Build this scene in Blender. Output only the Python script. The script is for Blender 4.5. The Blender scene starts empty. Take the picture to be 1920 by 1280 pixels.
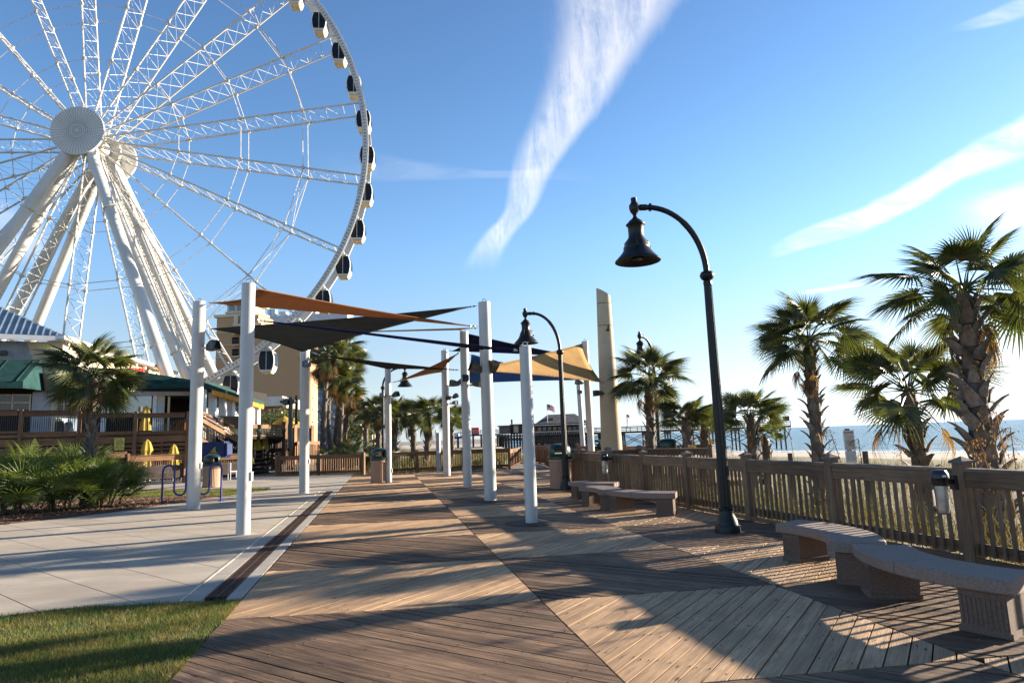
import bpy, math, random
import numpy as np
from mathutils import Vector, Matrix
random.seed(7); np.random.seed(7)
SC = bpy.context.scene
R_ = math.radians

# ------------------------------------------------------------------ camera
FPX = 1220.0
pr, rr = R_(8.4), R_(2.1)
CAM = Vector((0, 0, 1.7))
F_ = Vector((0, math.cos(pr), math.sin(pr)))
U0 = Vector((0, -math.sin(pr), math.cos(pr)))
X0 = Vector((1, 0, 0))
RT = X0 * math.cos(rr) - U0 * math.sin(rr)
UP = X0 * math.sin(rr) + U0 * math.cos(rr)
cam = bpy.data.objects.new("camera", bpy.data.cameras.new("camera"))
SC.collection.objects.link(cam)
cam.data.sensor_width = 36.0
cam.data.lens = FPX / 1920 * 36
cam.data.clip_start = 0.1
cam.data.clip_end = 30000
M = Matrix.Identity(4)
for i in range(3):
    M[i][0], M[i][1], M[i][2], M[i][3] = RT[i], UP[i], -F_[i], CAM[i]
cam.matrix_world = M
SC.camera = cam

# ------------------------------------------------------------------ light
SUN_AZ = R_(24)      # direction towards the sun, measured from +X towards +Y
SUN_EL = R_(13.8)
sd = Vector((math.cos(SUN_AZ) * math.cos(SUN_EL), math.sin(SUN_AZ) * math.cos(SUN_EL), math.sin(SUN_EL)))
sun = bpy.data.objects.new("sun", bpy.data.lights.new("sun", 'SUN'))
SC.collection.objects.link(sun)
sun.data.energy = 5.0
sun.data.angle = R_(0.5)
sun.data.color = (1.0, 0.87, 0.69)
sun.rotation_euler = sd.to_track_quat('Z', 'Y').to_euler()
W = bpy.data.worlds.new("World"); SC.world = W; W.use_nodes = True
SKY_STRENGTH = 0.072
EXPOSURE = 2.0
SC.view_settings.view_transform = 'Standard'
SC.view_settings.look = 'None'
SC.view_settings.gamma = 1.0
SC.view_settings.use_curve_mapping = False
SC.view_settings.exposure = EXPOSURE


def ray(x, y):
    return F_ + RT * ((x - 960) / FPX) - UP * ((y - 640) / FPX)


def G(x, y, z=0.0):            # ground point seen at a photo position (survey helper)
    v = ray(x, y)
    return CAM + v * ((z - CAM.z) / v.z)


def D(x, y, Y):                # point at a given distance ahead
    v = ray(x, y)
    return CAM + v * (Y / v.y)


class NT:
    def __init__(s, tree):
        s.t = tree; s.n = tree.nodes; s.l = tree.links

    def node(s, typ, **kw):
        n = s.n.new(typ)
        for k, v in kw.items():
            if k.startswith('i_'):
                key = k[2:]
                key = int(key) if key.isdigit() else key.replace('_', ' ')
                s.inp(n, key, v)
            else:
                setattr(n, k, v)
        return n

    def inp(s, n, key, v):
        if isinstance(v, bpy.types.NodeSocket):
            s.l.new(v, n.inputs[key])
        else:
            n.inputs[key].default_value = v

    def math(s, op, a, b=0.0, c=0.0, clamp=False):
        n = s.n.new('ShaderNodeMath'); n.operation = op; n.use_clamp = clamp
        s.inp(n, 0, a); s.inp(n, 1, b); s.inp(n, 2, c)
        return n.outputs[0]

    def smooth(s, v, a, b):
        n = s.n.new('ShaderNodeMapRange'); n.interpolation_type = 'SMOOTHSTEP'
        s.inp(n, 0, v); s.inp(n, 1, a); s.inp(n, 2, b); s.inp(n, 3, 0.0); s.inp(n, 4, 1.0)
        return n.outputs[0]

    def mix(s, f, a, b, mode='MIX'):
        n = s.n.new('ShaderNodeMix'); n.data_type = 'RGBA'; n.blend_type = mode
        s.inp(n, 0, f)
        s.inp(n, 6, a if isinstance(a, bpy.types.NodeSocket) else (*a, 1) if len(a) == 3 else a)
        s.inp(n, 7, b if isinstance(b, bpy.types.NodeSocket) else (*b, 1) if len(b) == 3 else b)
        return n.outputs[2]

    def noise(s, vec, scale, detail=4, rough=0.55, dist=0.0):
        n = s.n.new('ShaderNodeTexNoise')
        if vec is not None: s.l.new(vec, n.inputs['Vector'])
        n.inputs['Scale'].default_value = scale; n.inputs['Detail'].default_value = detail
        n.inputs['Roughness'].default_value = rough; n.inputs['Distortion'].default_value = dist
        return n.outputs[0]

    def curve(s, v, pts, lo, hi):
        """piecewise-linear function of v through pts, returned in true units"""
        xs = [p[0] for p in pts]; x0, x1 = min(xs), max(xs)
        mr = s.math('DIVIDE', s.math('SUBTRACT', v, x0), x1 - x0, clamp=True)
        n = s.n.new('ShaderNodeFloatCurve'); n.mapping.use_clip = False
        c = n.mapping.curves[0]
        q = sorted(((p[0] - x0) / (x1 - x0), (p[1] - lo) / (hi - lo)) for p in pts)
        c.points[0].location = q[0]; c.points[1].location = q[-1]
        for a in q[1:-1]: c.points.new(*a)
        n.mapping.update()
        s.l.new(mr, n.inputs['Value'])
        return s.math('ADD', s.math('MULTIPLY', n.outputs[0], hi - lo), lo)


# ---- sky: Nishita plus thin cirrus and old contrails placed by direction
w = NT(W.node_tree)
for n in list(w.n): w.n.remove(n)
sky = w.node('ShaderNodeTexSky', sky_type='NISHITA')
sky.sun_disc = False
sky.sun_elevation = SUN_EL
sky.sun_rotation = math.pi / 2 - SUN_AZ
sky.altitude = 0; sky.air_density = 1.0; sky.dust_density = 0.15; sky.ozone_density = 3.0
tc = w.node('ShaderNodeTexCoord')
sx = w.node('ShaderNodeSeparateXYZ'); w.l.new(tc.outputs['Generated'], sx.inputs[0])
gy = w.math('MAXIMUM', sx.outputs[1], 0.02)
px = w.math('DIVIDE', sx.outputs[0], gy)
pz = w.math('DIVIDE', sx.outputs[2], gy)
ahead = w.smooth(sx.outputs[1], 0.05, 0.2)
cmb = w.node('ShaderNodeCombineXYZ'); w.l.new(px, cmb.inputs[0]); w.l.new(pz, cmb.inputs[2])


def pd(x, y):
    v = ray(x, y); return v.x / v.y, v.z / v.y


def streak_v(rows, scale, rot, strength):
    """a trail running up the sky; rows = (left x, right x, y)"""
    c = []; h = []
    for xl, xr, y in rows:
        a = pd(xl, y); b = pd(xr, y)
        z = (a[1] + b[1]) / 2
        c.append((z, (a[0] + b[0]) / 2)); h.append((z, (b[0] - a[0]) / 2))
    cc = w.curve(pz, c, -1.5, 1.5); hh = w.curve(pz, h, 0, 1)
    d = w.math('DIVIDE', w.math('ABSOLUTE', w.math('SUBTRACT', px, cc)), hh)
    mp = w.node('ShaderNodeMapping'); w.l.new(cmb.outputs[0], mp.inputs[0])
    mp.inputs['Rotation'].default_value = (0, rot, 0); mp.inputs['Scale'].default_value = scale
    n1 = w.noise(mp.outputs[0], 6, 8, 0.62, 0.4)
    n2 = w.noise(cmb.outputs[0], 30, 5, 0.6, 0.6)
    mp2 = w.node('ShaderNodeMapping'); w.l.new(cmb.outputs[0], mp2.inputs[0]); mp2.inputs['Rotation'].default_value = (0, rot - 0.9, 0); mp2.inputs['Scale'].default_value = (3.2, 1, 0.6)
    n3 = w.noise(mp2.outputs[0], 14, 10, 0.7, 0.8)
    nn = w.math('ADD', w.math('MULTIPLY', n1, 0.45), w.math('ADD', w.math('MULTIPLY', n2, 0.15), w.math('MULTIPLY', n3, 0.40)))
    edge = w.math('SUBTRACT', 1.0, w.math('ADD', d, w.math('MULTIPLY', w.math('SUBTRACT', nn, 0.5), 1.4)))
    m = w.smooth(edge, -0.15, 0.45)
    tex = w.smooth(nn, 0.30, 0.68)
    z0 = min(q[0] for q in c); z1 = max(q[0] for q in c)
    ends = w.smooth(pz, z0 - 0.01, z0 + 0.06)
    return w.math('MULTIPLY', w.math('MULTIPLY', w.math('MULTIPLY', m, tex), ends), strength), nn


def streak_h(cols, scale, rot, strength, soft=(0.02, 0.1)):
    """a trail running across; cols = (top y, bottom y, x)"""
    c = []; h = []
    for yt, yb, x in cols:
        a = pd(x, yt); b = pd(x, yb)
        c.append(((a[0] + b[0]) / 2, (a[1] + b[1]) / 2)); h.append(((a[0] + b[0]) / 2, (a[1] - b[1]) / 2))
    cc = w.curve(px, c, -1, 1); hh = w.curve(px, h, 0, 1)
    d = w.math('DIVIDE', w.math('ABSOLUTE', w.math('SUBTRACT', pz, cc)), hh)
    mp = w.node('ShaderNodeMapping'); w.l.new(cmb.outputs[0], mp.inputs[0])
    mp.inputs['Rotation'].default_value = (0, rot, 0); mp.inputs['Scale'].default_value = scale
    n1 = w.noise(mp.outputs[0], 7, 8, 0.62, 0.5)
    edge = w.math('SUBTRACT', 1.0, w.math('ADD', d, w.math('MULTIPLY', w.math('SUBTRACT', n1, 0.5), 1.6)))
    m = w.smooth(edge, -0.15, 0.5)
    x0 = min(q[0] for q in c); x1 = max(q[0] for q in c)
    e = w.math('MULTIPLY', w.smooth(px, x0 - 0.01, x0 + soft[0]), w.math('SUBTRACT', 1.0, w.smooth(px, x1 - soft[1], x1)))
    return w.math('MULTIPLY', w.math('MULTIPLY', w.math('MULTIPLY', m, w.smooth(n1, 0.22, 0.7)), e), strength)


s1, _ = streak_v([(1035, 1330, -120), (1040, 1285, 0), (1035, 1215, 90), (1010, 1145, 190), (975, 1080, 270), (955, 1035, 330),
                  (940, 1000, 400), (905, 965, 440), (862, 935, 505)], (1.6, 1, 0.4), R_(28), 0.76)
s2 = streak_h([(462, 484, 1445), (425, 462, 1520), (395, 440, 1600), (345, 400, 1700), (290, 345, 1790), (240, 310, 1880), (195, 275, 1960), (120, 210, 2150)],
              (0.8, 1, 2.0), R_(-25), 0.82, (0.03, 0.02))
s3 = streak_h([(290, 335, 540), (285, 340, 660), (300, 340, 780), (318, 335, 900), (315, 338, 1040), (322, 350, 1160)], (0.8, 1, 2.6), R_(4), 0.16, (0.2, 0.2))
s4 = streak_h([(546, 553, 1500), (536, 545, 1560), (522, 532, 1640), (510, 522, 1700)], (0.6, 1, 3.0), R_(-15), 0.8)
s5 = streak_h([(370, 450, 1780), (350, 440, 1880), (330, 430, 2000)], (0.7, 1, 2.0), R_(-10), 0.7, (0.12, 0.02))
s6 = streak_h([(50, 60, 1780), (20, 50, 1860), (-20, 20, 1950), (-60, -20, 2050)], (0.7, 1, 2.0), R_(-25), 0.5, (0.08, 0.02))
s7 = streak_h([(350, 480, -120), (370, 500, 0), (400, 500, 60), (440, 520, 120)], (0.8, 1, 2), R_(-30), 0.35, (0.02, 0.05))
tot = s1
for s_ in (s2, s3, s4, s5, s6, s7): tot = w.math('ADD', tot, s_)
tot = w.math('MULTIPLY', w.math('MINIMUM', tot, 0.9), ahead)
lum = w.node('ShaderNodeRGBToBW'); 
hsv = w.node('ShaderNodeHueSaturation'); w.l.new(sky.outputs[0], hsv.inputs['Color'])
hsv.inputs['Saturation'].default_value = 1.0
tint = w.node('ShaderNodeVectorMath', operation='MULTIPLY'); w.l.new(hsv.outputs[0], tint.inputs[0]); tint.inputs[1].default_value = (0.98, 0.97, 1.02)
lb = w.node('ShaderNodeRGBToBW'); w.l.new(tint.outputs[0], lb.inputs[0])
pale = w.node('ShaderNodeCombineColor')
for i, k in enumerate((0.60, 0.685, 0.765)): w.l.new(w.math('MULTIPLY', lb.outputs[0], k), pale.inputs[i])
zf_ = w.math('MULTIPLY', w.math('SUBTRACT', 1.0, w.smooth(sx.outputs[2], 0.02, 0.30)), 0.85)
class _O: pass
deep = w.node('ShaderNodeVectorMath', operation='MULTIPLY'); w.l.new(w.mix(zf_, tint.outputs[0], pale.outputs[0]), deep.inputs[0])
dk = w.math('SUBTRACT', 1.0, w.math('MULTIPLY', w.smooth(sx.outputs[2], 0.22, 0.72), 0.20)); dkc = w.node('ShaderNodeCombineXYZ')
w.l.new(w.math('SUBTRACT', 0.98, w.math('MULTIPLY', w.smooth(sx.outputs[2], 0.12, 0.62), 0.25)), dkc.inputs[0]); w.l.new(dk, dkc.inputs[1]); w.l.new(w.math('ADD', w.math('MULTIPLY', dk, 0.6), 0.4), dkc.inputs[2]); w.l.new(dkc.outputs[0], deep.inputs[1])
hsv = _O(); hsv.outputs = [deep.outputs[0]]
w.l.new(hsv.outputs[0], lum.inputs[0])
cl = w.node('ShaderNodeCombineColor')
v0 = w.math('ADD', w.math('MULTIPLY', lum.outputs[0], 0.9), 3.0)
for i, k in enumerate((1.0, 0.98, 0.99)): w.l.new(w.math('MULTIPLY', v0, k), cl.inputs[i])
skc = w.mix(tot, hsv.outputs[0], cl.outputs[0])
bg = w.node('ShaderNodeBackground'); w.l.new(skc, bg.inputs[0]); bg.inputs[1].default_value = SKY_STRENGTH
out = w.node('ShaderNodeOutputWorld'); w.l.new(bg.outputs[0], out.inputs[0])


# ------------------------------------------------------------------ materials
MATS = {}


def mat(name, col, rough=0.7, var=0.15, scale=4.0, bump=0.0, bscale=None, metal=0.0, col2=None, spec=0.4,
        isl=0.0, trans=0.0, stretch=None, clear=0.0, stain=0.0):
    if name in MATS: return MATS[name]
    m = bpy.data.materials.new(name); m.use_nodes = True; MATS[name] = m
    t = NT(m.node_tree); b = t.n['Principled BSDF']
    co = t.node('ShaderNodeTexCoord').outputs['Object']
    if stretch:
        mp = t.node('ShaderNodeMapping'); t.l.new(co, mp.inputs[0]); mp.inputs['Scale'].default_value = stretch; co = mp.outputs[0]
    n1 = t.noise(co, scale, 6, 0.6)
    c2 = col2 if col2 else tuple(max(0, c * (1 - 2.2 * var)) for c in col)
    c1 = col if col2 else tuple(min(1, c * (1 + var)) for c in col)
    c = t.mix(t.smooth(n1, 0.3, 0.7), c1, c2)
    if stain:
        gp = t.node('ShaderNodeNewGeometry').outputs['Position']
        sa = t.smooth(t.noise(gp, 0.55, 8, 0.7, 0.8), 0.35, 0.62)
        sb = t.smooth(t.noise(gp, 3.5, 8, 0.75, 0.3), 0.54, 0.74)
        vo = t.node('ShaderNodeTexVoronoi'); t.l.new(gp, vo.inputs['Vector']); vo.inputs['Scale'].default_value = 1.7
        sp = t.math('SUBTRACT', 1.0, t.smooth(vo.outputs['Distance'], 0.015, 0.035))
        c = t.mix(t.math('MULTIPLY', sa, stain), c, tuple(x * 0.66 for x in col))
        c = t.mix(t.math('MULTIPLY', sb, stain * 0.8), c, tuple(x * 0.55 for x in col))
        c = t.mix(t.math('MULTIPLY', sp, 0.7), c, tuple(x * 0.3 for x in col))
    if isl:
        geo = t.node('ShaderNodeNewGeometry'); oi = t.node('ShaderNodeObjectInfo')
        rnd = t.math('FRACT', t.math('ADD', geo.outputs['Random Per Island'], t.math('MULTIPLY', oi.outputs['Random'], 3.7)))
        k = t.math('ADD', t.math('MULTIPLY', rnd, 2 * isl), 1 - isl)
        vm = t.node('ShaderNodeVectorMath', operation='SCALE'); t.l.new(c, vm.inputs[0]); t.l.new(k, vm.inputs['Scale'])
        c = vm.outputs[0]
    t.l.new(c, b.inputs['Base Color'])
    b.inputs['Roughness'].default_value = rough; b.inputs['Metallic'].default_value = metal
    b.inputs['Specular IOR Level'].default_value = spec
    if bump:
        bp = t.node('ShaderNodeBump'); bp.inputs['Strength'].default_value = bump; bp.inputs['Distance'].default_value = 0.02
        t.l.new(t.noise(co, bscale or scale * 6, 5, 0.65), bp.inputs['Height']); t.l.new(bp.outputs[0], b.inputs['Normal'])
    if trans:
        tr = t.node('ShaderNodeBsdfTranslucent')
        vm = t.node('ShaderNodeVectorMath', operation='MULTIPLY'); t.l.new(c, vm.inputs[0]); vm.inputs[1].default_value = (1.7, 1.6, 0.7)
        t.l.new(vm.outputs[0], tr.inputs[0])
        mx = t.node('ShaderNodeMixShader'); mx.inputs[0].default_value = trans
        t.l.new(b.outputs[0], mx.inputs[1]); t.l.new(tr.outputs[0], mx.inputs[2])
        t.l.new(mx.outputs[0], t.n['Material Output'].inputs[0])
    return m


def wood_mat(name, col, col2, groove=0.5, dark=1.0, isl=0.28):
    """boards: UV u = metres along the grain, v = metres across"""
    m = bpy.data.materials.new(name); m.use_nodes = True; MATS[name] = m
    t = NT(m.node_tree); b = t.n['Principled BSDF']
    uv = t.node('ShaderNodeUVMap').outputs[0]
    geo = t.node('ShaderNodeNewGeometry'); oi = t.node('ShaderNodeObjectInfo')
    rnd = t.math('FRACT', t.math('ADD', geo.outputs['Random Per Island'], t.math('MULTIPLY', oi.outputs['Random'], 3.7)))
    off = t.node('ShaderNodeCombineXYZ'); t.l.new(t.math('MULTIPLY', rnd, 37.0), off.inputs[0]); t.l.new(t.math('MULTIPLY', rnd, 91.0), off.inputs[1])
    add = t.node('ShaderNodeVectorMath', operation='ADD'); t.l.new(uv, add.inputs[0]); t.l.new(off.outputs[0], add.inputs[1])

    def sc(s):
        mp = t.node('ShaderNodeMapping'); t.l.new(add.outputs[0], mp.inputs[0]); mp.inputs['Scale'].default_value = s; return mp.outputs[0]
    g1 = t.noise(sc((1.3, 26, 1)), 1, 5, 0.6, 0.35)
    g2 = t.noise(sc((3.0, 130, 1)), 1, 4, 0.65, 0.2)
    big = t.noise(sc((0.9, 2.5, 1)), 1, 4, 0.6)
    c = t.mix(t.smooth(g1, 0.3, 0.68), col, col2)
    c = t.mix(t.math('MULTIPLY', t.smooth(g2, 0.48, 0.70), 0.75), c, tuple(x * 0.35 for x in col2))
    # knots and nail heads
    vo = t.node('ShaderNodeTexVoronoi'); t.l.new(sc((2.2, 7.5, 1)), vo.inputs['Vector']); vo.inputs['Scale'].default_value = 1.0
    kn = t.math('SUBTRACT', 1.0, t.smooth(vo.outputs['Distance'], 0.07, 0.13))
    c = t.mix(t.math('MULTIPLY', kn, 0.75), c, (0.035, 0.02, 0.012))
    c = t.mix(t.math('MULTIPLY', t.smooth(big, 0.45, 0.72), 0.45), c, tuple(x * 0.62 for x in col2))
    ob = t.node('ShaderNodeTexCoord').outputs['Object']
    stn = t.smooth(t.noise(t.node('ShaderNodeNewGeometry').outputs['Position'], 0.8, 7, 0.65, 0.6), 0.32, 0.68)
    k = t.math('MULTIPLY', t.math('ADD', t.math('MULTIPLY', rnd, 2 * isl), dark - isl), t.math('ADD', t.math('MULTIPLY', stn, 0.36), 0.76))
    vm = t.node('ShaderNodeVectorMath', operation='SCALE'); t.l.new(c, vm.inputs[0]); t.l.new(k, vm.inputs['Scale'])
    t.l.new(vm.outputs[0], b.inputs['Base Color'])
    b.inputs['Roughness'].default_value = 0.72; b.inputs['Specular IOR Level'].default_value = 0.25
    h = t.math('ADD', t.math('MULTIPLY', g1, 0.6), t.math('ADD', t.math('MULTIPLY', g2, 0.5), t.math('MULTIPLY', kn, -0.3)))
    bp = t.node('ShaderNodeBump'); bp.inputs['Strength'].default_value = groove; bp.inputs['Distance'].default_value = 0.018
    t.l.new(h, bp.inputs['Height']); t.l.new(bp.outputs[0], b.inputs['Normal'])
    return m


M_WHITE = mat('white_paint', (0.80, 0.78, 0.74), 0.35, 0.04, 1.5, col2=(0.70, 0.68, 0.63), spec=0.5)
M_POLE = mat('white_pole_paint', (0.50, 0.49, 0.465), 0.35, 0.05, 1.2, col2=(0.42, 0.405, 0.375), spec=0.5)
M_WHEEL = mat('wheel_white_paint', (0.52, 0.51, 0.485), 0.4, 0.05, 0.35, col2=(0.43, 0.415, 0.38), spec=0.5)
M_CHORD = mat('weathered_white_steel', (0.60, 0.57, 0.50), 0.5, 0.1, 2.0, col2=(0.40, 0.35, 0.28))
M_DARKGLASS = mat('dark_glass', (0.008, 0.013, 0.022), 0.2, 0.1, 1, spec=0.15)
M_BLACK = mat('black_paint', (0.012, 0.013, 0.014), 0.35, 0.2, 6, spec=0.5)
M_LAMP = mat('dark_green_black_cast_iron', (0.007, 0.008, 0.008), 0.42, 0.25, 9, spec=0.35, bump=0.05)
M_BRONZE = mat('bronze_fixture_metal', (0.075, 0.062, 0.048), 0.45, 0.2, 5, metal=0.3)
M_STEEL = mat('galvanised_steel', (0.45, 0.45, 0.44), 0.4, 0.15, 8, metal=0.8)
M_RUST = mat('rusty_cast_iron', (0.075, 0.035, 0.022), 0.75, 0.3, 30, bump=0.4)
M_CONC = mat('pale_concrete', (0.41, 0.35, 0.28), 0.88, 0.1, 1.3, bump=0.15, bscale=60, col2=(0.29, 0.24, 0.185), isl=0.07, stretch=(0.5, 1.2, 1), stain=0.6)
M_CURB = mat('curb_concrete', (0.36, 0.325, 0.28), 0.85, 0.1, 3, bump=0.15, bscale=50, col2=(0.27, 0.24, 0.20), isl=0.08, stain=0.6)
M_STONE = mat('speckled_bench_stone', (0.19, 0.125, 0.09), 0.85, 0.25, 90, bump=0.3, bscale=120, col2=(0.085, 0.056, 0.042))
M_STONET = mat('speckled_bench_top', (0.25, 0.19, 0.155), 0.8, 0.2, 70, bump=0.06, bscale=120, col2=(0.155, 0.11, 0.088))
M_BIN = mat('pebble_bin_aggregate', (0.40, 0.27, 0.19), 0.85, 0.3, 60, bump=0.5, bscale=80, col2=(0.24, 0.15, 0.10))
M_GREENP = mat('green_plastic', (0.008, 0.035, 0.030), 0.32, 0.2, 4, spec=0.5)
M_BLUEP = mat('blue_enamel', (0.02, 0.03, 0.20), 0.3, 0.15, 5, spec=0.5)
M_MULCH = mat('brown_mulch', (0.13, 0.065, 0.035), 0.95, 0.4, 30, bump=1.0, bscale=45, col2=(0.05, 0.03, 0.02))
M_SAND = mat('beach_sand', (0.40, 0.34, 0.27), 0.95, 0.12, 0.15, bump=0.5, bscale=2, col2=(0.30, 0.255, 0.20))
M_SOIL = mat('sandy_soil', (0.20, 0.16, 0.10), 0.95, 0.3, 1.5, bump=0.5, bscale=8, col2=(0.10, 0.09, 0.05))
M_TURF = mat('turf_soil', (0.045, 0.055, 0.018), 0.95, 0.3, 3, bump=0.6, bscale=40, col2=(0.09, 0.07, 0.03))
M_LAWN = mat('lawn_blades', (0.075, 0.115, 0.022), 0.7, 0.3, 3.2, col2=(0.165, 0.14, 0.05), isl=0.55, trans=0.35)
M_DUNE = mat('dune_grass_blades', (0.055, 0.08, 0.022), 0.7, 0.3, 0.9, col2=(0.13, 0.082, 0.034), isl=0.45, trans=0.25)
M_FROND = mat('palm_frond_green', (0.050, 0.072, 0.026), 0.40, 0.3, 2.2, col2=(0.085, 0.088, 0.028), isl=0.35, trans=0.25, spec=0.45)
M_FRONDB = mat('palmetto_frond_green', (0.095, 0.15, 0.034), 0.45, 0.3, 2.2, col2=(0.10, 0.125, 0.03), isl=0.35, trans=0.35, spec=0.45)
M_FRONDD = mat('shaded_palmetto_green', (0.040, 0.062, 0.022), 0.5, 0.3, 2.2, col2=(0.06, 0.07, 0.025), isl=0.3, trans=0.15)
M_DEAD = mat('dry_palm_frond', (0.26, 0.165, 0.09), 0.8, 0.3, 3, col2=(0.12, 0.07, 0.038), isl=0.35, trans=0.25)
M_TRUNK = mat('palm_trunk_fibre', (0.15, 0.118, 0.094), 0.9, 0.3, 6, bump=1.0, bscale=22, col2=(0.07, 0.054, 0.042), stretch=(1, 1, 0.4))
M_BOOT = mat('palm_leaf_base', (0.22, 0.175, 0.14), 0.85, 0.3, 9, bump=0.6, bscale=40, col2=(0.11, 0.086, 0.07), isl=0.25)
M_LEAF = mat('shrub_leaves', (0.05, 0.075, 0.02), 0.6, 0.3, 1.5, col2=(0.09, 0.10, 0.03), isl=0.35, trans=0.3)
M_BARK = mat('bark', (0.12, 0.085, 0.06), 0.9, 0.3, 8, bump=0.6)
M_FENCEW = wood_mat('weathered_fence_wood', (0.25, 0.165, 0.10), (0.15, 0.098, 0.062), 0.4, 1.0, 0.2)
M_FENCER = wood_mat('reddish_fence_wood', (0.24, 0.125, 0.062), (0.14, 0.072, 0.037), 0.35, 1.0, 0.2)
M_CAPW = wood_mat('grey_cap_board_wood', (0.23, 0.19, 0.16), (0.15, 0.12, 0.10), 0.4, 1.0, 0.15)
M_DECKA = wood_mat('pale_deck_board', (0.50, 0.32, 0.18), (0.34, 0.21, 0.115), 0.5, 1.0, 0.16)
M_DECKB = wood_mat('shade_toned_deck_board', (0.22, 0.14, 0.085), (0.095, 0.058, 0.037), 1.0, 1.0, 0.36)  # groove shade under the low sun is put into this darker base colour
M_PIER = mat('dark_pier_timber', (0.06, 0.055, 0.05), 0.9, 0.2, 1.0)
M_PIERR = mat('pier_roof_shingle', (0.075, 0.075, 0.08), 0.9, 0.2, 0.8)
M_TAN = mat('tan_stucco', (0.44, 0.275, 0.15), 0.9, 0.05, 0.15, col2=(0.40, 0.25, 0.138))
M_CREAM = mat('cream_trim', (0.60, 0.50, 0.34), 0.8, 0.05, 0.5)
M_PYLON = mat('cream_pylon_stucco', (0.50, 0.40, 0.26), 0.8, 0.06, 1.2, col2=(0.45, 0.35, 0.23), bump=0.05)
M_SIDING = mat('grey_lap_siding', (0.33, 0.35, 0.37), 0.7, 0.08, 1.5)
M_BLUER = mat('blue_grey_metal_roof', (0.14, 0.20, 0.27), 0.35, 0.1, 1.0, metal=0.3)
M_AWNG = mat('green_awning_canvas', (0.010, 0.062, 0.060), 0.8, 0.15, 2, trans=0.35)
M_AWNY = mat('yellow_valance_canvas', (0.75, 0.36, 0.02), 0.7, 0.1, 2, trans=0.3)
M_YEL = mat('yellow_canvas', (0.40, 0.30, 0.05), 0.8, 0.12, 4, trans=0.25)
M_YSIGN = mat('yellow_sign_paint', (0.62, 0.50, 0.09), 0.6, 0.1, 3)
M_RED = mat('red_sign_paint', (0.55, 0.03, 0.02), 0.5, 0.05, 3)
M_ORANGE = mat('orange_wall', (0.65, 0.22, 0.04), 0.8, 0.1, 1)
M_PINK = mat('pink_stucco', (0.42, 0.10, 0.09), 0.85, 0.05, 0.3)
M_OCHRE = mat('ochre_stucco', (0.48, 0.28, 0.09), 0.7, 0.05, 0.3)
M_BGLASS = mat('blue_curtain_glass', (0.05, 0.13, 0.22), 0.12, 0.15, 0.2, spec=0.9)
M_WINDOW = mat('dark_window_glass', (0.015, 0.018, 0.02), 0.08, 0.1, 1, spec=0.8)
M_GREYT = mat('grey_trim', (0.45, 0.47, 0.50), 0.6, 0.06, 1)
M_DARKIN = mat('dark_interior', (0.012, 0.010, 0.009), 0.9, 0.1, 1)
M_BANNER = mat('blue_banner_cloth', (0.008, 0.02, 0.085), 0.75, 0.15, 3)
M_CLOTHW = mat('white_board', (0.70, 0.70, 0.68), 0.6, 0.05, 3)
M_ROCK = mat('shell_grey', (0.5, 0.45, 0.4), 0.9, 0.2, 5)


def glass_mat():
    m = bpy.data.materials.new('clear_window_glass'); m.use_nodes = True
    t = NT(m.node_tree); g = t.node('ShaderNodeBsdfGlossy'); g.inputs['Roughness'].default_value = 0.03
    tr = t.node('ShaderNodeBsdfTransparent'); tr.inputs[0].default_value = (0.75, 0.82, 0.86, 1)
    mx = t.node('ShaderNodeMixShader'); mx.inputs[0].default_value = 0.25
    t.l.new(tr.outputs[0], mx.inputs[1]); t.l.new(g.outputs[0], mx.inputs[2]); t.l.new(mx.outputs[0], t.n['Material Output'].inputs[0])
    return m


M_GLASS = glass_mat()


def fabric(name, col, tr=0.35):
    m = bpy.data.materials.new(name); m.use_nodes = True
    t = NT(m.node_tree); b = t.n['Principled BSDF']; b.inputs['Roughness'].default_value = 0.9; b.inputs['Specular IOR Level'].default_value = 0.1
    co = t.node('ShaderNodeTexCoord').outputs['Object']
    n1 = t.noise(co, 2.0, 5, 0.6)
    c = t.mix(t.smooth(n1, 0.3, 0.7), col, tuple(x * 0.82 for x in col))
    t.l.new(c, b.inputs['Base Color'])
    tn = t.node('ShaderNodeBsdfTranslucent'); t.l.new(c, tn.inputs[0])
    mx = t.node('ShaderNodeMixShader'); mx.inputs[0].default_value = tr
    t.l.new(b.outputs[0], mx.inputs[1]); t.l.new(tn.outputs[0], mx.inputs[2]); t.l.new(mx.outputs[0], t.n['Material Output'].inputs[0])
    bp = t.node('ShaderNodeBump'); bp.inputs['Strength'].default_value = 0.2; bp.inputs['Distance'].default_value = 0.01
    t.l.new(t.noise(co, 260, 2), bp.inputs['Height']); t.l.new(bp.outputs[0], b.inputs['Normal'])
    return m


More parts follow.
